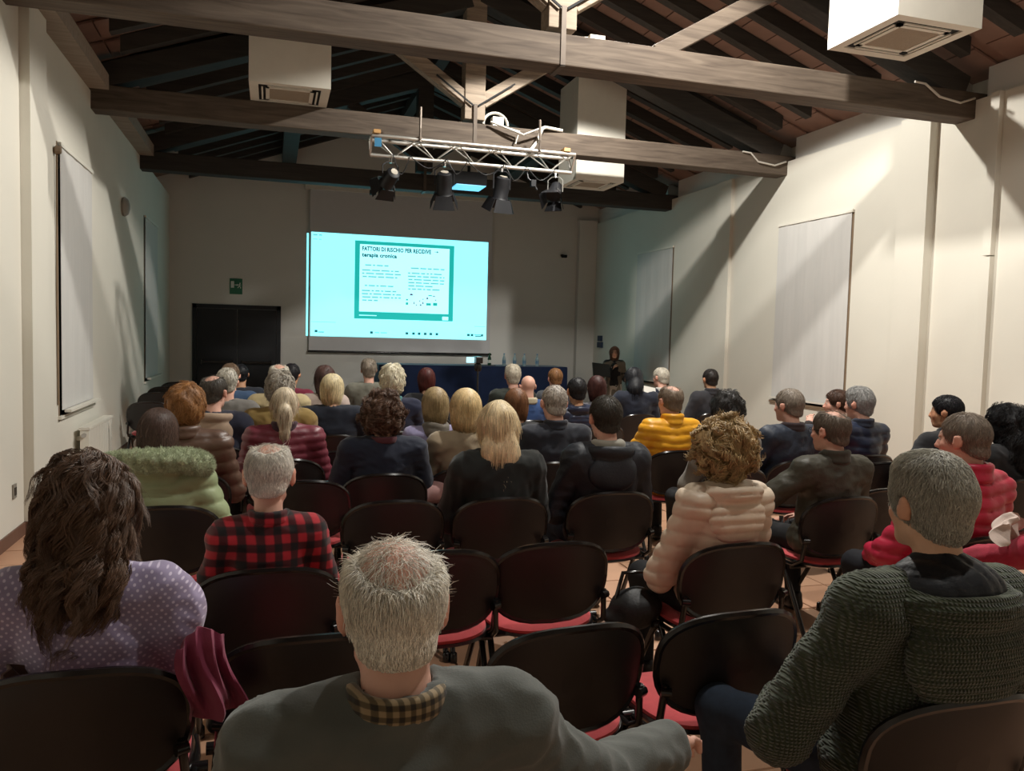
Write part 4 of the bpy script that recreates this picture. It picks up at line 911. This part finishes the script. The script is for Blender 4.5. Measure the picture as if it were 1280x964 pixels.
    if chair_label: chair(ox-syw*chair_dy*-1*sc if False else ox+(-syw)*chair_dy, oy+cyw*chair_dy, yaw*.7, chair_label)
    return t, H, sc, g

_tops = {}
def top_mat(kind, colr):
    k = (kind, colr)
    if k in _tops: return _tops[k]
    nm = 'cloth_%s_%s' % (kind, colr)
    if kind == 'plaid': m = plaid_mat(nm, lin('b02430'), lin('4a1218'), lin('131013'), .066)
    elif kind == 'plaidtan': m = plaid_mat(nm, lin('8d7a5c'), lin('54472f'), lin('231c14'), .018)
    elif kind in ('puffsleeve', 'dots'): m = dots_mat(nm, lin(colr), lin('c9bfd6'))
    elif kind == 'knit': m = knit_mat(nm, lin(colr))
    elif kind == 'puff': m = mat(nm, lin(colr), .42, var=.07, scale=10, bump=.12, bscale=40, spec=.45)
    elif kind == 'leather': m = mat(nm, lin(colr), .55, var=.12, scale=8, bump=.2, bscale=60, spec=.4)
    else: m = mat(nm, lin(colr), .88, var=.10, scale=12, bump=.12, bscale=260, sheen=.15)
    _tops[k] = m; return m

def make_hair(hair, H, nb, res, t, strand, seed):
    kind, colr = hair[0], hair[1]; h = max(.007, min(res, .012)); hs = H[2]; c = H[1]
    f = Field(c+arr(-.24,-.28,-.46), c+arr(.24,.2,.2), h); th = .011
    cap_ = lambda th: f.ell((0,-.014,.034),(.075+th,.096+th,.088+th), H, k=.015)
    def face(d=0): f.ell((0,.105,-.02),(.088,.082+d,.088), H, k=.012, op='s')
    def ears(r=1):
        for s in (-1,1): f.ell((s*.092,-.004,-.006),(.030*r,.028*r,.046*r), H, k=.006, op='s')
    mode, L, n, r, curl, lift, jit = 'down', .024, 1200, .0012, 0, .003, .22
    if kind in ('short','thin','balding','fringe'):
        cap_(th if kind != 'thin' else .005); f.ell((0,-.052,-.04),(.058+th*.5,.052+th*.6,.055), H, k=.02)
        face(); ears(); f.plane((0,.50,-1),(0,-.02,-.034), H)
        if kind == 'balding': f.ell((0,-.035,.122),(.050,.080,.052), H, k=.012, op='s')
        if kind == 'fringe': f.ell((0,-.030,.108),(.064,.105,.074), H, k=.014, op='s'); lift, L = .003, .026
    elif kind == 'crew':
        cap_(.014); f.ell((0,-.052,-.04),(.062,.058,.055), H, k=.02); f.ell((0,.0,.09),(.074,.09,.052), H, k=.02); face(-.01); ears(); f.plane((0,.50,-1),(0,-.02,-.050), H); mode, L, lift = 'down', .022, .005
    elif kind == 'bob':
        cap_(.020); f.ell((0,-.03,-.035),(.096,.096,.112), H, k=.03); f.ell((0,.125,-.05),(.075,.095,.13), H, k=.012, op='s'); f.plane((0,.1,-1),(0,0,-.125), H); mode, L, jit, lift = 'fall', .06, .06, .001
    elif kind == 'fluffy':
        cap_(.026); f.ell((0,-.04,-.02),(.092,.085,.085), H, k=.03); face(.01); f.plane((0,.3,-1),(0,0,-.085), H); f.noise(.006, 45, seed); mode, L, lift, jit, curl = 'down', .035, .008, .5, .004
    elif kind in ('long', 'longwavy'):
        cap_(.022); f.ell((0,-.035,-.03),(.098,.096,.13), H, k=.03)
        Ld = hair[2] if len(hair) > 2 else .30; wd = hair[3] if len(hair) > 3 else .105
        f.ell((0,-.085,-.05-Ld*.5),(wd,.062 if kind == 'long' else .085,Ld*.62), H, k=.05); f.ell((0,.125,-.06),(.072,.10,.15), H, k=.012, op='s')
        if kind == 'longwavy': f.noise(.006, 30, seed); mode, L, lift, curl, jit = 'fall', .115, .003, .014, .08
        else: f.noise(.003, 30, seed); mode, L, jit, lift = 'fall', .09, .05, .001
    elif kind == 'curly':
        R_ = hair[2] if len(hair) > 2 else 1.0
        f.ell((0,-.022,.012),(.122*R_,.122*R_,.135*R_), H, k=.02); f.ell((0,.13,-.04),(.075,.09,.12), H, k=.015, op='s'); f.plane((0,.2,-1),(0,0,-.125*R_), H); f.noise(.009, 75, seed); mode, L, lift, curl, jit = 'random', .065, .006, .012, .5
    elif kind == 'pony':
        cap_(.012); face(); ears(.9); f.plane((0,.42,-1),(0,-.02,-.075), H)
        hi = hair[2] if len(hair) > 2 else .02
        f.cap((0,-.105,hi+.02),(0,-.135,hi-.03),.032,.040, H, k=.02); f.cap((0,-.135,hi-.03),(.0,-.125,hi-.17),.044,.036, H, k=.02); f.cap((0,-.125,hi-.17),(.01,-.12,hi-.27),.034,.012, H, k=.02); mode, L, jit, lift = 'fall', .09, .12, .003
    V, F = f.mesh(); N = vnorm(V, F)
    if len(V) < 10: return
    o = np_mesh('hair', V, F, hair_mat(colr), t)
    if kind in ('fringe','balding') and strand:
        f2 = Field(c+arr(-.2,-.2,-.1), c+arr(.2,.2,.2), .012); f2.ell((0,-.014,.034),(.0745,.0955,.0875), H); f2.plane((0,.15,-1),(0,0,.045), H); V2, F2 = f2.mesh()
        strands('thin_hair', V2, F2, vnorm(V2, F2), max(120, strand//7), .045, .0006 if strand > 4000 else .0011, np.array(lin(colr))*1.1, o, _hair[colr+'s'], 'down', H, seed+3, .002, .002, .5, segs=5, clump=1)
    if strand:
        n = strand; rr = .0009 if n > 4000 else .0014 if n > 1500 else .0022
        if kind == 'curly': rr *= 1.5
        strands('hair_strands', V, F, N, n, L, rr, np.array(lin(colr))*1.15, o, _hair[colr+'s'], mode, H, seed, curl, lift, jit, segs=4 if curl < .006 else 8, clump=30 if kind == 'longwavy' else 24 if kind == 'curly' else 1 if kind in ('long','bob','short','thin','fringe','balding','crew') else 8, short=kind in ('short','thin','balding','fringe','crew'))
# ------------------------------------------------------------------ the people, front of the picture first
R_ = math.radians
S1 = {1: ((.30,.02,.62),(.14,.26,.62)), -1: ((.30,.02,.62),(.14,.26,.62))}
BC = 'black chair with red seat, '
person(0.205, 1.360, 1.345, 'elderly balding man in grey sweatshirt over tan checked collar, arm stretched over the next chair', ('fringe','e0dbcf'), ('cloth','565955',1.3), 'pink', nk=.132, hs=1.0, w=1.12, res=.009, e=.02,
       arms={1: ('w', (0.581, 1.360, 0.848), (0.841, 1.520, 0.816)), -1: ((.34,.06,.66),(.12,.28,.66))}, collar=((.020,.011),'8d7a5c','plaidtan'), strand=14000, legs='dark', chair_label=BC+'under the elderly man in the grey sweatshirt', hyaw=-.05, pitch=-.08)
person(-0.462, 2.340, 1.339, 'woman with long wavy dark brown hair in a lilac dotted blouse', ('longwavy','5f4838',.21,.105), ('puffsleeve','8f83a3'), 'warm', hs=1.02, w=1.02, res=.010, e=.018, belly=.03, female=True,
       strand=9000, legs='dark', chair_label=BC+'under the woman in the lilac blouse', hyaw=-.15)
person(1.658, 1.680, 1.408, 'grey-haired man in a dark green knitted hooded cardigan', ('crew','aaa79c'), ('knit','363e2b'), 'warm', nk=.185, hs=1.0, w=1.18, res=.010, e=.032, belly=.04,
       strand=14000, legs='jeans', extras=[('hood',None,1.30),('inner','171a20')], collar=((.035,.012),'14161c','leather'), chair_label=BC+'under the man in the green knitted cardigan', hyaw=.05, knees={-1: (.30,.28), 1: (.13,.13)}, arms={-1: ((.36,.06,.66),(.20,.26,.64)), 1: ((.36,.04,.66),(.12,.28,.66))})
person(3.132, 2.400, 1.181, 'person in a red fleece with only the sleeve visible at the right edge', ('short','4a3d33'), ('cloth','a8213c',1.4), 'warm', w=1.1, e=.025, res=.012, arms={-1: ('w', (2.784, 2.300, 0.931), (2.755, 2.550, 0.832)), 1: ((.3,.05,.66),(.12,.28,.66))}, legs='dark', chair_label=BC+'under the red fleece sleeve at the right edge', strand=1500)
person(-0.006, 3.140, 1.270, 'white-haired man in a red and black plaid shirt', ('balding','dad6cc'), ('plaid','-',.7), 'pink', hs=1.10, pitch=-.12, w=.94, res=.010, e=.016, strand=9000, legs='6b7384', collar=((.03,.012),'-','plaid'), chair_label=BC+'under the man in the plaid shirt', hyaw=-.1, knees={-1: (.24,.22), 1: (.24,.22)}, arms={-1: ((.25,.0,.70),(.15,.26,.66)), 1: ((.25,.0,.70),(.15,.26,.66))})
person(1.922, 3.110, 1.343, 'woman with curly dark blonde hair in a cream quilted jacket', ('curly','a88e64',1.02), ('puff','dccbb6',.066), 'warm', hs=1.02, w=.90, res=.0085, e=.028, female=True, strand=2600, legs='dark', extras=[('hood',None,1.0)], chair_label=BC+'under the woman in the cream quilted jacket', hyaw=.1, yaw=.05,
       arms={-1: ((.25,.06,.66),(.10,.28,.68)), 1: ((.22,.02,.66),(.10,.28,.68))})
person(3.143, 3.000, 1.393, 'grey-haired man in a bright red quilted jacket, face turned to the screen', ('thin','86796c'), ('puff','b92342',.062), 'pink', hs=1.06, w=1.05, res=.011, e=.032, strand=5000, legs='12141c', collar=((.055,.018),'b92342','puff'), chair_label=BC+'under the man in the red quilted jacket', hyaw=.30, yaw=.12, arms={-1: ((.30,.10,.70),(.12,.34,.62)), 1: ((.29,.02,.66),(.12,.28,.66))})
person(3.109, 3.900, 1.318, 'balding man in an olive green jacket with glasses, arm resting to the side', ('balding','6d6256'), ('leather','3f3d33',1.2), 'pink', hs=1.06, w=1.12, res=.012, e=.026, strand=3000, legs='dark', collar=((.05,.016),'3a382e'), extras=[('glasses',)], chair_label=BC+'under the man in the olive jacket', hyaw=.30, yaw=.05, arms={-1: ((.40,.08,.80),(.52,.30,.72)), 1: ((.27,.02,.66),(.10,.28,.66))})
person(-0.551, 4.400, 1.273, 'woman with straight dark brown hair in a pale green fur-trimmed coat', ('bob','4a3830'), ('puff','9fae86',.085), 'warm', hs=1.07, w=1.06, res=.011, e=.042, female=True, strand=4000, side=-.10, lean=.12, pitch=-.2, legs='dark', extras=[('furhood',None,1.15,'b8c2a2')], chair_label=BC+'under the woman in the pale green coat')
person(1.185, 4.200, 1.332, 'woman with a long blonde ponytail in a black coat', ('long','dccaa6',.17,.105), ('cloth','1b1f1e',1.4), 'warm', hs=1.05, w=1.04, res=.012, e=.034, female=True, strand=4000, legs='dark', chair_label=BC+'under the woman with the blonde ponytail')
person(1.845, 4.250, 1.365, 'dark-haired man in a dark rain jacket with grey-lined hood', ('short','3f3a32'), ('leather','23272e',1.0), 'pink', hs=1.04, w=1.05, res=.012, e=.032, strand=3500, legs='jeans', extras=[('hood',None,1.05)], collar=((.03,.026),'8e8b80'), chair_label=BC+'under the man in the dark rain jacket')
person(0.668, 5.000, 1.312, 'woman with a mass of curly brown hair in a navy sweater', ('curly','5a4233',1.0), ('cloth','161d2e'), 'warm', hs=1.04, w=1.18, res=.012, e=.026, female=True, strand=2200, legs='dark', collar=((.02,.014),'4a1f26'), chair_label=BC+'under the woman with curly brown hair')
person(1.231, 5.150, 1.334, 'woman with a straight golden bob in a tan sweater', ('bob','cbb284'), ('cloth','8f8069'), 'warm', hs=1.12, w=1.08, res=.013, e=.026, female=True, strand=2500, legs='dark', chair_label=BC+'under the woman with the golden bob')
person(1.908, 5.300, 1.361, 'balding man in a black and grey fleece, pink scalp', ('thin','a39a90'), ('cloth','22252e'), 'pink', hs=1.06, w=1.1, res=.013, e=.026, strand=1200, legs='dark', collar=((.045,.014),'22252e'), extras=[], chair_label=BC+'under the man in the black and grey fleece')
person(3.027, 5.700, 1.342, 'man with cropped grey hair in a bright yellow quilted jacket', ('balding','7c6c5c'), ('puff','d99a1e',.065), 'pink', hs=1.05, w=1.06, res=.012, e=.034, strand=2000, legs='dark', collar=((.055,.020),'d99a1e','puff'), chair_label=BC+'under the man in the yellow jacket', hyaw=.15, arms={-1: ((.31,.06,.72),(.14,.3,.66)), 1: ((.26,.02,.66),(.10,.28,.66))})
person(1.146, 5.750, 1.302, 'woman with a light brown bob in a lavender sweater and grey scarf', ('bob','94805d'), ('cloth','85809f'), 'warm', hs=1.05, w=.98, res=.014, e=.02, female=True, strand=1600, legs='dark', extras=[('scarf','5d574e')], chair_label=BC+'under the woman in the lavender sweater')
person(1.810, 5.900, 1.289, 'woman with a chestnut bob, dark clothes, behind the blonde ponytail', ('bob','6e4a30'), ('cloth','15171b'), 'warm', hs=1.0, w=.98, res=.014, e=.02, female=True, strand=1600, legs='dark', chair_label=BC+'under the woman with the chestnut bob')
person(3.013, 4.850, 1.343, 'dark-haired woman with grey streaks behind the cream jacket', ('fluffy','2e2b29'), ('cloth','6d665c'), 'warm', hs=1.0, w=.98, res=.014, e=.022, female=True, strand=1600, legs='dark', chair_label=BC+'under the dark-haired woman with grey streaks')
person(3.725, 5.150, 1.353, 'grey-haired man in a navy jacket, head turned to the screen', ('short','877c70'), ('leather','242c3a'), 'pink', hs=1.04, w=1.12, res=.013, e=.028, strand=2000, legs='jeans', collar=((.035,.018),'2c1f22'), chair_label=BC+'under the grey-haired man in the navy jacket', hyaw=.30, yaw=.08, arms={-1: ((.30,.04,.72),(.2,.26,.66)), 1: ((.26,.02,.66),(.10,.28,.66))})
person(4.759, 5.900, 1.299, 'ruddy dark-haired man resting his cheek on his hand', ('short','4a3327'), ('cloth','2c2422'), 'pink', hs=1.04, w=1.02, res=.013, e=.024, strand=1500, legs='dark', hyaw=.75, yaw=.25, chair_label=BC+'under the man resting his cheek on his hand', arms={-1: ((.20,.20,.80),(.10,.19,1.02)), 1: ((.26,.02,.66),(.10,.28,.66))})
person(4.487, 5.300, 1.353, 'silver-haired man in a dark navy quilted jacket', ('crew','8f8e8c'), ('puff','232a3d',.09), 'pink', hs=1.04, w=1.04, res=.013, e=.03, strand=2400, legs='dark', collar=((.045,.016),'1d2333'), chair_label=BC+'under the silver-haired man in navy', hyaw=.35, yaw=.05)
person(4.751, 4.700, 1.344, 'black-haired man in black, seated by the right wall', ('short','16151a'), ('cloth','15161a'), 'tan', hs=1.02, w=1.1, res=.013, e=.03, strand=1500, legs='dark', collar=((.05,.018),'15161a'), chair_label=BC+'under the black-haired man by the right wall', hyaw=.5, yaw=.1, arms={-1: ((.36,.02,.74),(.2,.26,.66)), 1: ((.26,.02,.66),(.10,.28,.66))})
person(4.757, 4.200, 1.319, 'woman with long black hair and glasses at the right edge', ('longwavy','111114',.26,.11), ('cloth','141519'), 'tan', hs=1.05, w=1.05, res=.013, e=.026, female=True, strand=2500, legs='dark', extras=[('glasses',)], chair_label=BC+'under the woman with long black hair', hyaw=.3)
# left block towards the stage
person(-0.499, 5.200, 1.345, 'woman with fluffy auburn hair in a shiny brown jacket', ('fluffy','8d6238'), ('puff','5a4438',.08), 'warm', hs=1.06, w=1.1, res=.013, e=.032, female=True, strand=2200, legs='dark', collar=((.04,.022),'5a4438','puff'), chair_label=BC+'under the woman with auburn hair')
person(-0.406, 6.300, 1.355, 'man with thinning dark hair in navy coat and beige hood', ('balding','4b463f'), ('cloth','1f2233'), 'pink', hs=1.08, w=1.12, res=.014, e=.03, strand=1600, legs='dark', extras=[('hood','9b8672',1.0)], hyaw=-.45, chair_label=BC+'under the man with the beige hood')
person(-0.360, 7.150, 1.364, 'white-haired person in grey jacket behind the beige hood', ('short','b5b0a4'), ('cloth','6d6a66'), 'pink', hs=1.0, w=1.05, res=.016, e=.026, strand=900, legs='dark', chair_label=BC+'under the white-haired person in grey')
person(-0.388, 8.300, 1.357, 'brown-haired person in a blue jacket near the dark door', ('short','6a5644'), ('cloth','2f4562'), 'pink', hs=1.0, w=1.05, res=.018, e=.026, strand=700, legs='dark', chair_label=BC+'under the person in the blue jacket')
person(-0.330, 9.400, 1.304, 'dark-clad person in the front row before the dark door', ('short','15171c'), ('cloth','1a202b'), 'tan', hs=.98, w=1.12, res=.018, e=.026, strand=700, legs='dark', chair_label=BC+'under the dark-clad front row person')
person(0.065, 7.600, 1.392, 'bald-topped man with white hair in a cream jacket', ('balding','c2bcae'), ('cloth','b6a67f'), 'pink', hs=1.05, w=1.1, res=.014, e=.026, strand=1200, legs='dark', chair_label=BC+'under the man in the cream jacket')
person(0.061, 6.400, 1.367, 'grey-haired person in a mustard jacket', ('fluffy','9b9488'), ('cloth','8d7643'), 'pink', hs=1.02, w=1.1, res=.014, e=.026, strand=1500, legs='dark', chair_label=BC+'under the person in the mustard jacket')
person(0.086, 5.650, 1.308, 'woman with a pale blonde ponytail in a maroon quilted jacket', ('pony','bfb199',.0), ('puff','6d2e3a',.06), 'warm', hs=1.0, w=1.1, res=.013, e=.032, female=True, strand=1600, legs='dark', collar=((.04,.018),'331723'), chair_label=BC+'under the woman in the maroon jacket')
person(0.208, 8.900, 1.341, 'dark-haired person in a burgundy sweater', ('short','1a181c'), ('cloth','6b1930'), 'tan', hs=1.0, w=1.02, res=.018, e=.02, strand=600, legs='dark', yaw=-.3, chair_label=BC+'under the person in burgundy')
person(0.502, 8.100, 1.354, 'woman with long auburn-brown hair in a pale top', ('long','47302b',.22,.075), ('cloth','b5a49b'), 'warm', hs=.98, w=.95, res=.016, e=.016, female=True, strand=900, legs='dark', chair_label=BC+'under the woman in the pale top')
person(0.495, 6.900, 1.332, 'woman with a pale blonde bob in a navy jacket', ('bob','cdbf9a'), ('cloth','161d2b'), 'warm', hs=1.0, w=1.22, res=.014, e=.028, female=True, strand=1400, legs='dark', hyaw=-.4, chair_label=BC+'under the woman with the pale blonde bob')
person(1.105, 9.600, 1.374, 'man with short grey hair in a grey-green jacket, front row', ('crew','857a6d'), ('cloth','6e6d62'), 'pink', hs=1.02, w=1.1, res=.018, e=.024, strand=700, legs='dark', chair_label=BC+'under the man in the grey-green jacket')
person(1.022, 7.100, 1.398, 'person with curly white hair in a navy top with teal collar', ('fluffy','d8d1ba'), ('cloth','1c2138'), 'pink', hs=1.02, w=1.08, res=.014, e=.024, strand=1400, legs='dark', collar=((.03,.014),'3d7474'), chair_label=BC+'under the person with curly white hair')
person(1.556, 8.300, 1.335, 'woman with dark red hair in black, white earrings', ('bob','4a201d'), ('cloth','15161a'), 'warm', hs=.95, w=1.0, res=.016, e=.02, female=True, strand=900, legs='dark', chair_label=BC+'under the woman with dark red hair')
person(2.653, 8.800, 1.363, 'man with cropped white hair in a dark green sweater', ('crew','b3aa99'), ('cloth','20251f'), 'pink', hs=1.02, w=1.12, res=.016, e=.022, strand=800, legs='dark', chair_label=BC+'under the man with cropped white hair')
person(2.550, 7.900, 1.300, 'bald man in a blue jacket with pale collar', ('bald','a09080'), ('cloth','304a78'), 'pink', hs=1.02, w=1.0, res=.015, e=.026, legs='dark', collar=((.03,.022),'b5a98f'), chair_label=BC+'under the bald man in the blue jacket')
person(3.244, 9.000, 1.325, 'brown-haired person before the right end of the navy table', ('short','7d5837'), ('cloth','3b3d42'), 'pink', hs=1.0, w=1.0, res=.018, e=.022, strand=700, legs='dark', chair_label=BC+'under the brown-haired person by the table end')
person(2.780, 7.100, 1.316, 'dark-haired person in a navy hooded puffer', ('short','1b1a1d'), ('puff','232a40',.08), 'tan', hs=1.08, w=1.05, res=.014, e=.034, strand=1000, legs='dark', extras=[('hood',None,.95)], chair_label=BC+'under the person in the navy hooded puffer')
person(3.152, 7.500, 1.312, 'woman with a dark auburn bob in a grey sweater', ('bob','3c1f1c'), ('cloth','54545a'), 'warm', hs=1.0, w=.98, res=.015, e=.02, female=True, strand=1000, legs='dark', chair_label=BC+'under the woman with the dark auburn bob')
person(4.041, 8.500, 1.359, 'black-haired person in navy looking down, near the speaker', ('long','14151a',.14,.09), ('cloth','161c2b'), 'tan', hs=1.0, w=1.15, res=.016, e=.026, strand=800, legs='dark', pitch=-.35, hyaw=-.3, chair_label=BC+'under the black-haired person near the speaker')
person(4.741, 9.200, 1.345, 'white-haired man in navy holding a white paper', ('short','bab3a5'), ('cloth','151b2c'), 'pink', hs=1.04, w=1.12, res=.016, e=.026, strand=900, legs='dark', hyaw=.4, collar=((.03,.014),'c5c2ba'), chair_label=BC+'under the white-haired man holding a paper', arms={-1: ((.27,.08,.74),(.12,.28,.80)), 1: ((.26,.02,.66),(.10,.28,.66))})
person(5.098, 8.600, 1.358, 'dark-haired man in a charcoal jacket seated apart before the right wall', ('short','241e1b'), ('cloth','2a2a2f'), 'tan', hs=1.0, w=1.1, res=.015, e=.026, strand=900, legs='dark', collar=((.05,.016),'26262b'), chair_label=BC+'under the man in charcoal before the right wall')
# the speaker, standing and facing the audience
sp_, Hs, ss, gs = person(6.30, 14.15, 1.545, 'standing woman in glasses and long grey-beige cardigan speaking into a microphone', ('long','5f4433',.12,.085), ('cloth','17181c'), 'warm', yaw=PI-.35, hyaw=-.05, hs=1.0, w=.92, res=.011, e=.012, female=True, strand=2200, legs='b9b2a8', stand=True, lean=-.03,
       extras=[('glasses',)], arms={1: ((.25,.02,1.06),(.06,.20,1.24)), -1: ((.24,.04,1.02),(.24,.22,1.02))}, group='speakers')
del sp_['group']
f = Field(arr(-.45,-.3,.40), arr(.45,.35,1.5), .012)          # open long cardigan over black top
f.ell((0,-.01,1.24),(.17,.125,.20), k=.05); f.ell((0,-.01,1.02),(.165,.125,.2), k=.05); f.cap((0,-.02,.95),(0,-.02,.50),.165,.19, k=.05)
for s in (-1,1):
    f.cap((s*.12,-.01,1.335),(s*.165,-.01,1.33),.07,.07, k=.04)
f.cap((.165,-.01,1.33),(.25,.02,1.06),.066,.056, k=.03); f.cap((.25,.02,1.06),(.10,.16,1.19),.056,.042, k=.03)
f.cap((-.165,-.01,1.33),(-.24,.04,1.02),.066,.056, k=.03); f.cap((-.24,.04,1.02),(-.24,.19,1.02),.056,.042, k=.03)
f.cap((0,.16,1.5),(0,.20,.3),.085,.14, k=.02, op='s'); f.cap((0,0,1.37),(0,0,1.6),.062,.09, k=.02, op='s'); f.plane((0,0,-1),(0,0,.45))
V, F = f.mesh(); N = vnorm(V, F); V = V+N*(.006*wob(V*arr(1.5,1.5,.5), 40, 5))[:,None]; np_mesh('cardigan', V, F, top_mat('cloth','6f675b'), sp_)
mk = empty('microphone', (0,0,0)); mk.matrix_world = Matrix.Translation((6.30, 14.15, 0)); 
# place the microphone in the speaker's hand
import mathutils
bpy.context.view_layer.update()
W = sp_.matrix_world
hp = W @ Vector((.045,.245,1.27)); hd = W @ Vector((.005,.155,1.375))
mk.location = hp; mk.rotation_euler = (hd-hp).to_track_quat('Z','Y').to_euler(); tag(mk, 'black microphone held by the standing speaker', 'microphone')
MB().lathe([(.012,-.09),(.015,0),(.017,.06)], (0,0,0), 12).build('handle', MBLK, mk, smooth=True); MB().lathe([(.017,.06),(.024,.07),(.026,.09),(.018,.115),(.002,.122)], (0,0,0), 14).build('grille', MHOUS, mk, smooth=True)
# ------------------------------------------------------------------ empty chairs
EC = [
 (0.113, 2.511, .0, 'empty black chair right behind the plaid man, partly hidden by the grey sweatshirt'),
 (0.857, 2.412, .08, 'empty black chair with red seat just right of the elderly man, nearest row'),
 (1.424, 2.419, .05, 'empty black chair with red seat in front of the green cardigan man'),
 (1.134, 3.335, .03, 'empty black chair with red seat directly in front of the nearest empty chair'),
 (0.646, 3.307, -.02, 'empty black chair half hidden behind the elderly man head'),
 (0.611, 4.281, .0, 'empty black chair between plaid shirt and blonde ponytail'),
 (0.193, 4.906, -.05, 'empty black chair just ahead of the plaid shirt man'),
 (0.476, 6.028, -.03, 'empty black chair left of the curly brown haired woman'),
 (4.255, 5.031, .1, 'empty black chair between olive jacket and red quilted jacket'),
 (3.516, 4.139, .1, 'empty black chair hidden behind the grey-haired green cardigan man'),
 (-1.298, 10.094, -.1, 'nearest empty dark chair along the left wall'),
 (-1.393, 11.541, -.1, 'second empty dark chair along the left wall'),
 (-1.429, 12.606, -.1, 'third empty dark chair along the left wall'),
 (-1.406, 13.705, .0, 'farthest empty chair near the left corner by the dark door'),
 (5.6, 4.35, .2, 'empty chair beside the woman with long black hair'),
]
for x, y, rz, lab in EC: chair(x, y, rz, lab)
# ------------------------------------------------------------------ coats, bags and papers
def drape(name, base, pts, r, m, label, cat, seed=1, amp=.012, flat=None):
    pts = [arr(*p) for p in pts]; P = np.array(pts); f = Field(P.min(0)-r*1.6-.03, P.max(0)+r*1.6+.03, .011)
    for a, b in zip(pts[:-1], pts[1:]): f.cap(a, b, r, r*.92, k=.05)
    if flat: f.ell(flat[0], flat[1], k=.05)
    V, F = f.mesh(); N = vnorm(V, F); V = V+N*(amp*wob(V*arr(1.6,1.6,.8), 40, seed)+amp*.4*wob(V, 90, seed+1))[:,None]
    o = np_mesh(name, V-np.array(base), F, m); o.location = base; return tag(o, label, cat)
MBURG = top_mat('cloth','7a2b45'); MBRN = top_mat('cloth','4a332c')
def hang(name, top, wd, ht, ang, m, label, cat, seed=1, th=.035, amp=.022, back=.06):
    """a folded garment hanging from an edge: closed thick sheet with vertical folds"""
    nu, nv = 26, 18; rg = random.Random(seed); ph = [rg.uniform(0, 6.28) for _ in range(4)]; vs = []
    ca, sa = math.cos(ang), math.sin(ang)
    for side in (0, 1):
        for j in range(nv):
            v = j/(nv-1)
            for i in range(nu):
                u = i/(nu-1)*2-1
                ww = wd*(.75+.35*v-.25*v*v+.06*math.sin(5*v+ph[0])); ed = (1-abs(u)**6)*min(1, 6*v+.2)*min(1, 6*(1-v)+.15)
                y = amp*math.sin(5.5*u+2.2*v+ph[1])*(.4+v)+.5*amp*math.sin(12*u-3*v+ph[2])+back*v*math.sin(2*v+ph[3])+(side-.5)*th*ed
                x = u*ww/2+.02*math.sin(4*v+ph[3]); z = -ht*v*(1+.10*math.sin(3*u+ph[0]))+.02*math.cos(3*u)
                vs.append((x*ca-y*sa, x*sa+y*ca, z))
    n = nu*nv; fs = []
    for j in range(nv-1):
        for i in range(nu-1):
            a = j*nu+i; fs.append((a, a+1, a+nu+1, a+nu)); fs.append((n+a+nu, n+a+nu+1, n+a+1, n+a))
    rim = [i for i in range(nu)]+[j*nu+nu-1 for j in range(1, nv)]+[(nv-1)*nu+i for i in range(nu-2, -1, -1)]+[j*nu for j in range(nv-2, 0, -1)]
    for k in range(len(rim)): a, b = rim[k], rim[(k+1)%len(rim)]; fs.append((b, a, n+a, n+b))
    o = MB().poly(vs, fs).build(name, m, smooth=True); o.location = top; return tag(o, label, cat)
hang('burgundy_coat', (-0.161, 2.220, 0.891), .17, .22, .5, MBURG, 'burgundy coat hanging beside the lilac blouse chair', 'coat', 3)
hang('brown_coat', (-0.612, 2.250, 0.822), .16, .22, 1.2, MBRN, 'brown coat hanging beside the lilac blouse woman at the left edge', 'coat', 9)
drape('pink_bag', (.98,5.0,.62), [(.93,5.0,.66),(1.03,5.02,.70),(1.08,5.05,.62)], .06, top_mat('cloth','a9837f'), 'pale pink scarf heap between curly brown hair and tan sweater', 'scarf', 6)
drape('brown_coat', (.98,4.95,.5), [(.92,4.95,.55),(1.02,4.98,.5),(1.05,5.0,.40)], .08, MBRN, 'brown coat on the chair beside the tan sweater woman', 'coat', 7)
hb = empty('handbag', (1.58, 3.22, .50)); tag(hb, 'black handbag on the lap beside the cream quilted jacket', 'handbag')
f = Field((-.2,-.18,-.12),(.2,.18,.16),.010); f.ell((0,0,0),(.12,.10,.085), k=.03); f.ell((-.02,.02,-.05),(.13,.1,.05), k=.03); V, F = f.mesh(); N = vnorm(V,F); np_mesh('bag', V+N*(.008*wob(V,50,3))[:,None], F, top_mat('leather','1b1c1e'), hb)
MB().tube([(-.1,0,.04),(-.06,.02,.15),(.06,.02,.15),(.1,0,.04)], .010, 7).build('strap', MBLK, hb, smooth=True)
pg = MB().poly([(-.10,-.07,0),(.10,-.07,.01),(.10,.07,.02),(-.10,.07,.008),(-.10,-.07,.002),(.10,-.07,.012),(.10,.07,.022),(-.10,.07,.010)], [(3,2,1,0),(4,5,6,7),(0,1,5,4),(1,2,6,5),(2,3,7,6),(3,0,4,7)])
for (p, rx, lab) in (((4.187, 8.400, 1.087), 1.1, 'white paper held by the white-haired man in navy'), ((1.750, 1.660, 1.101), .7, 'small white paper tag on the shoulder of the green cardigan man'), ((-0.206,4.537,.004), .2, 'crumpled white paper on the floor under the plaid man chair')):
    o = pg.build('paper', MPAPER); o.location = p; o.scale = (.3,.35,.5) if 'tag' in lab else (1,1,1); o.rotation_euler = (rx, .2, .3); tag(o, lab, 'paper')
hang('white_scarf', (2.763, 2.380, 1.044), .17, .09, .3, top_mat('cloth','cdb9ae'), 'pale scarf over the red fleece arm at the right edge', 'scarf', 4)
bpy.context.view_layer.update()
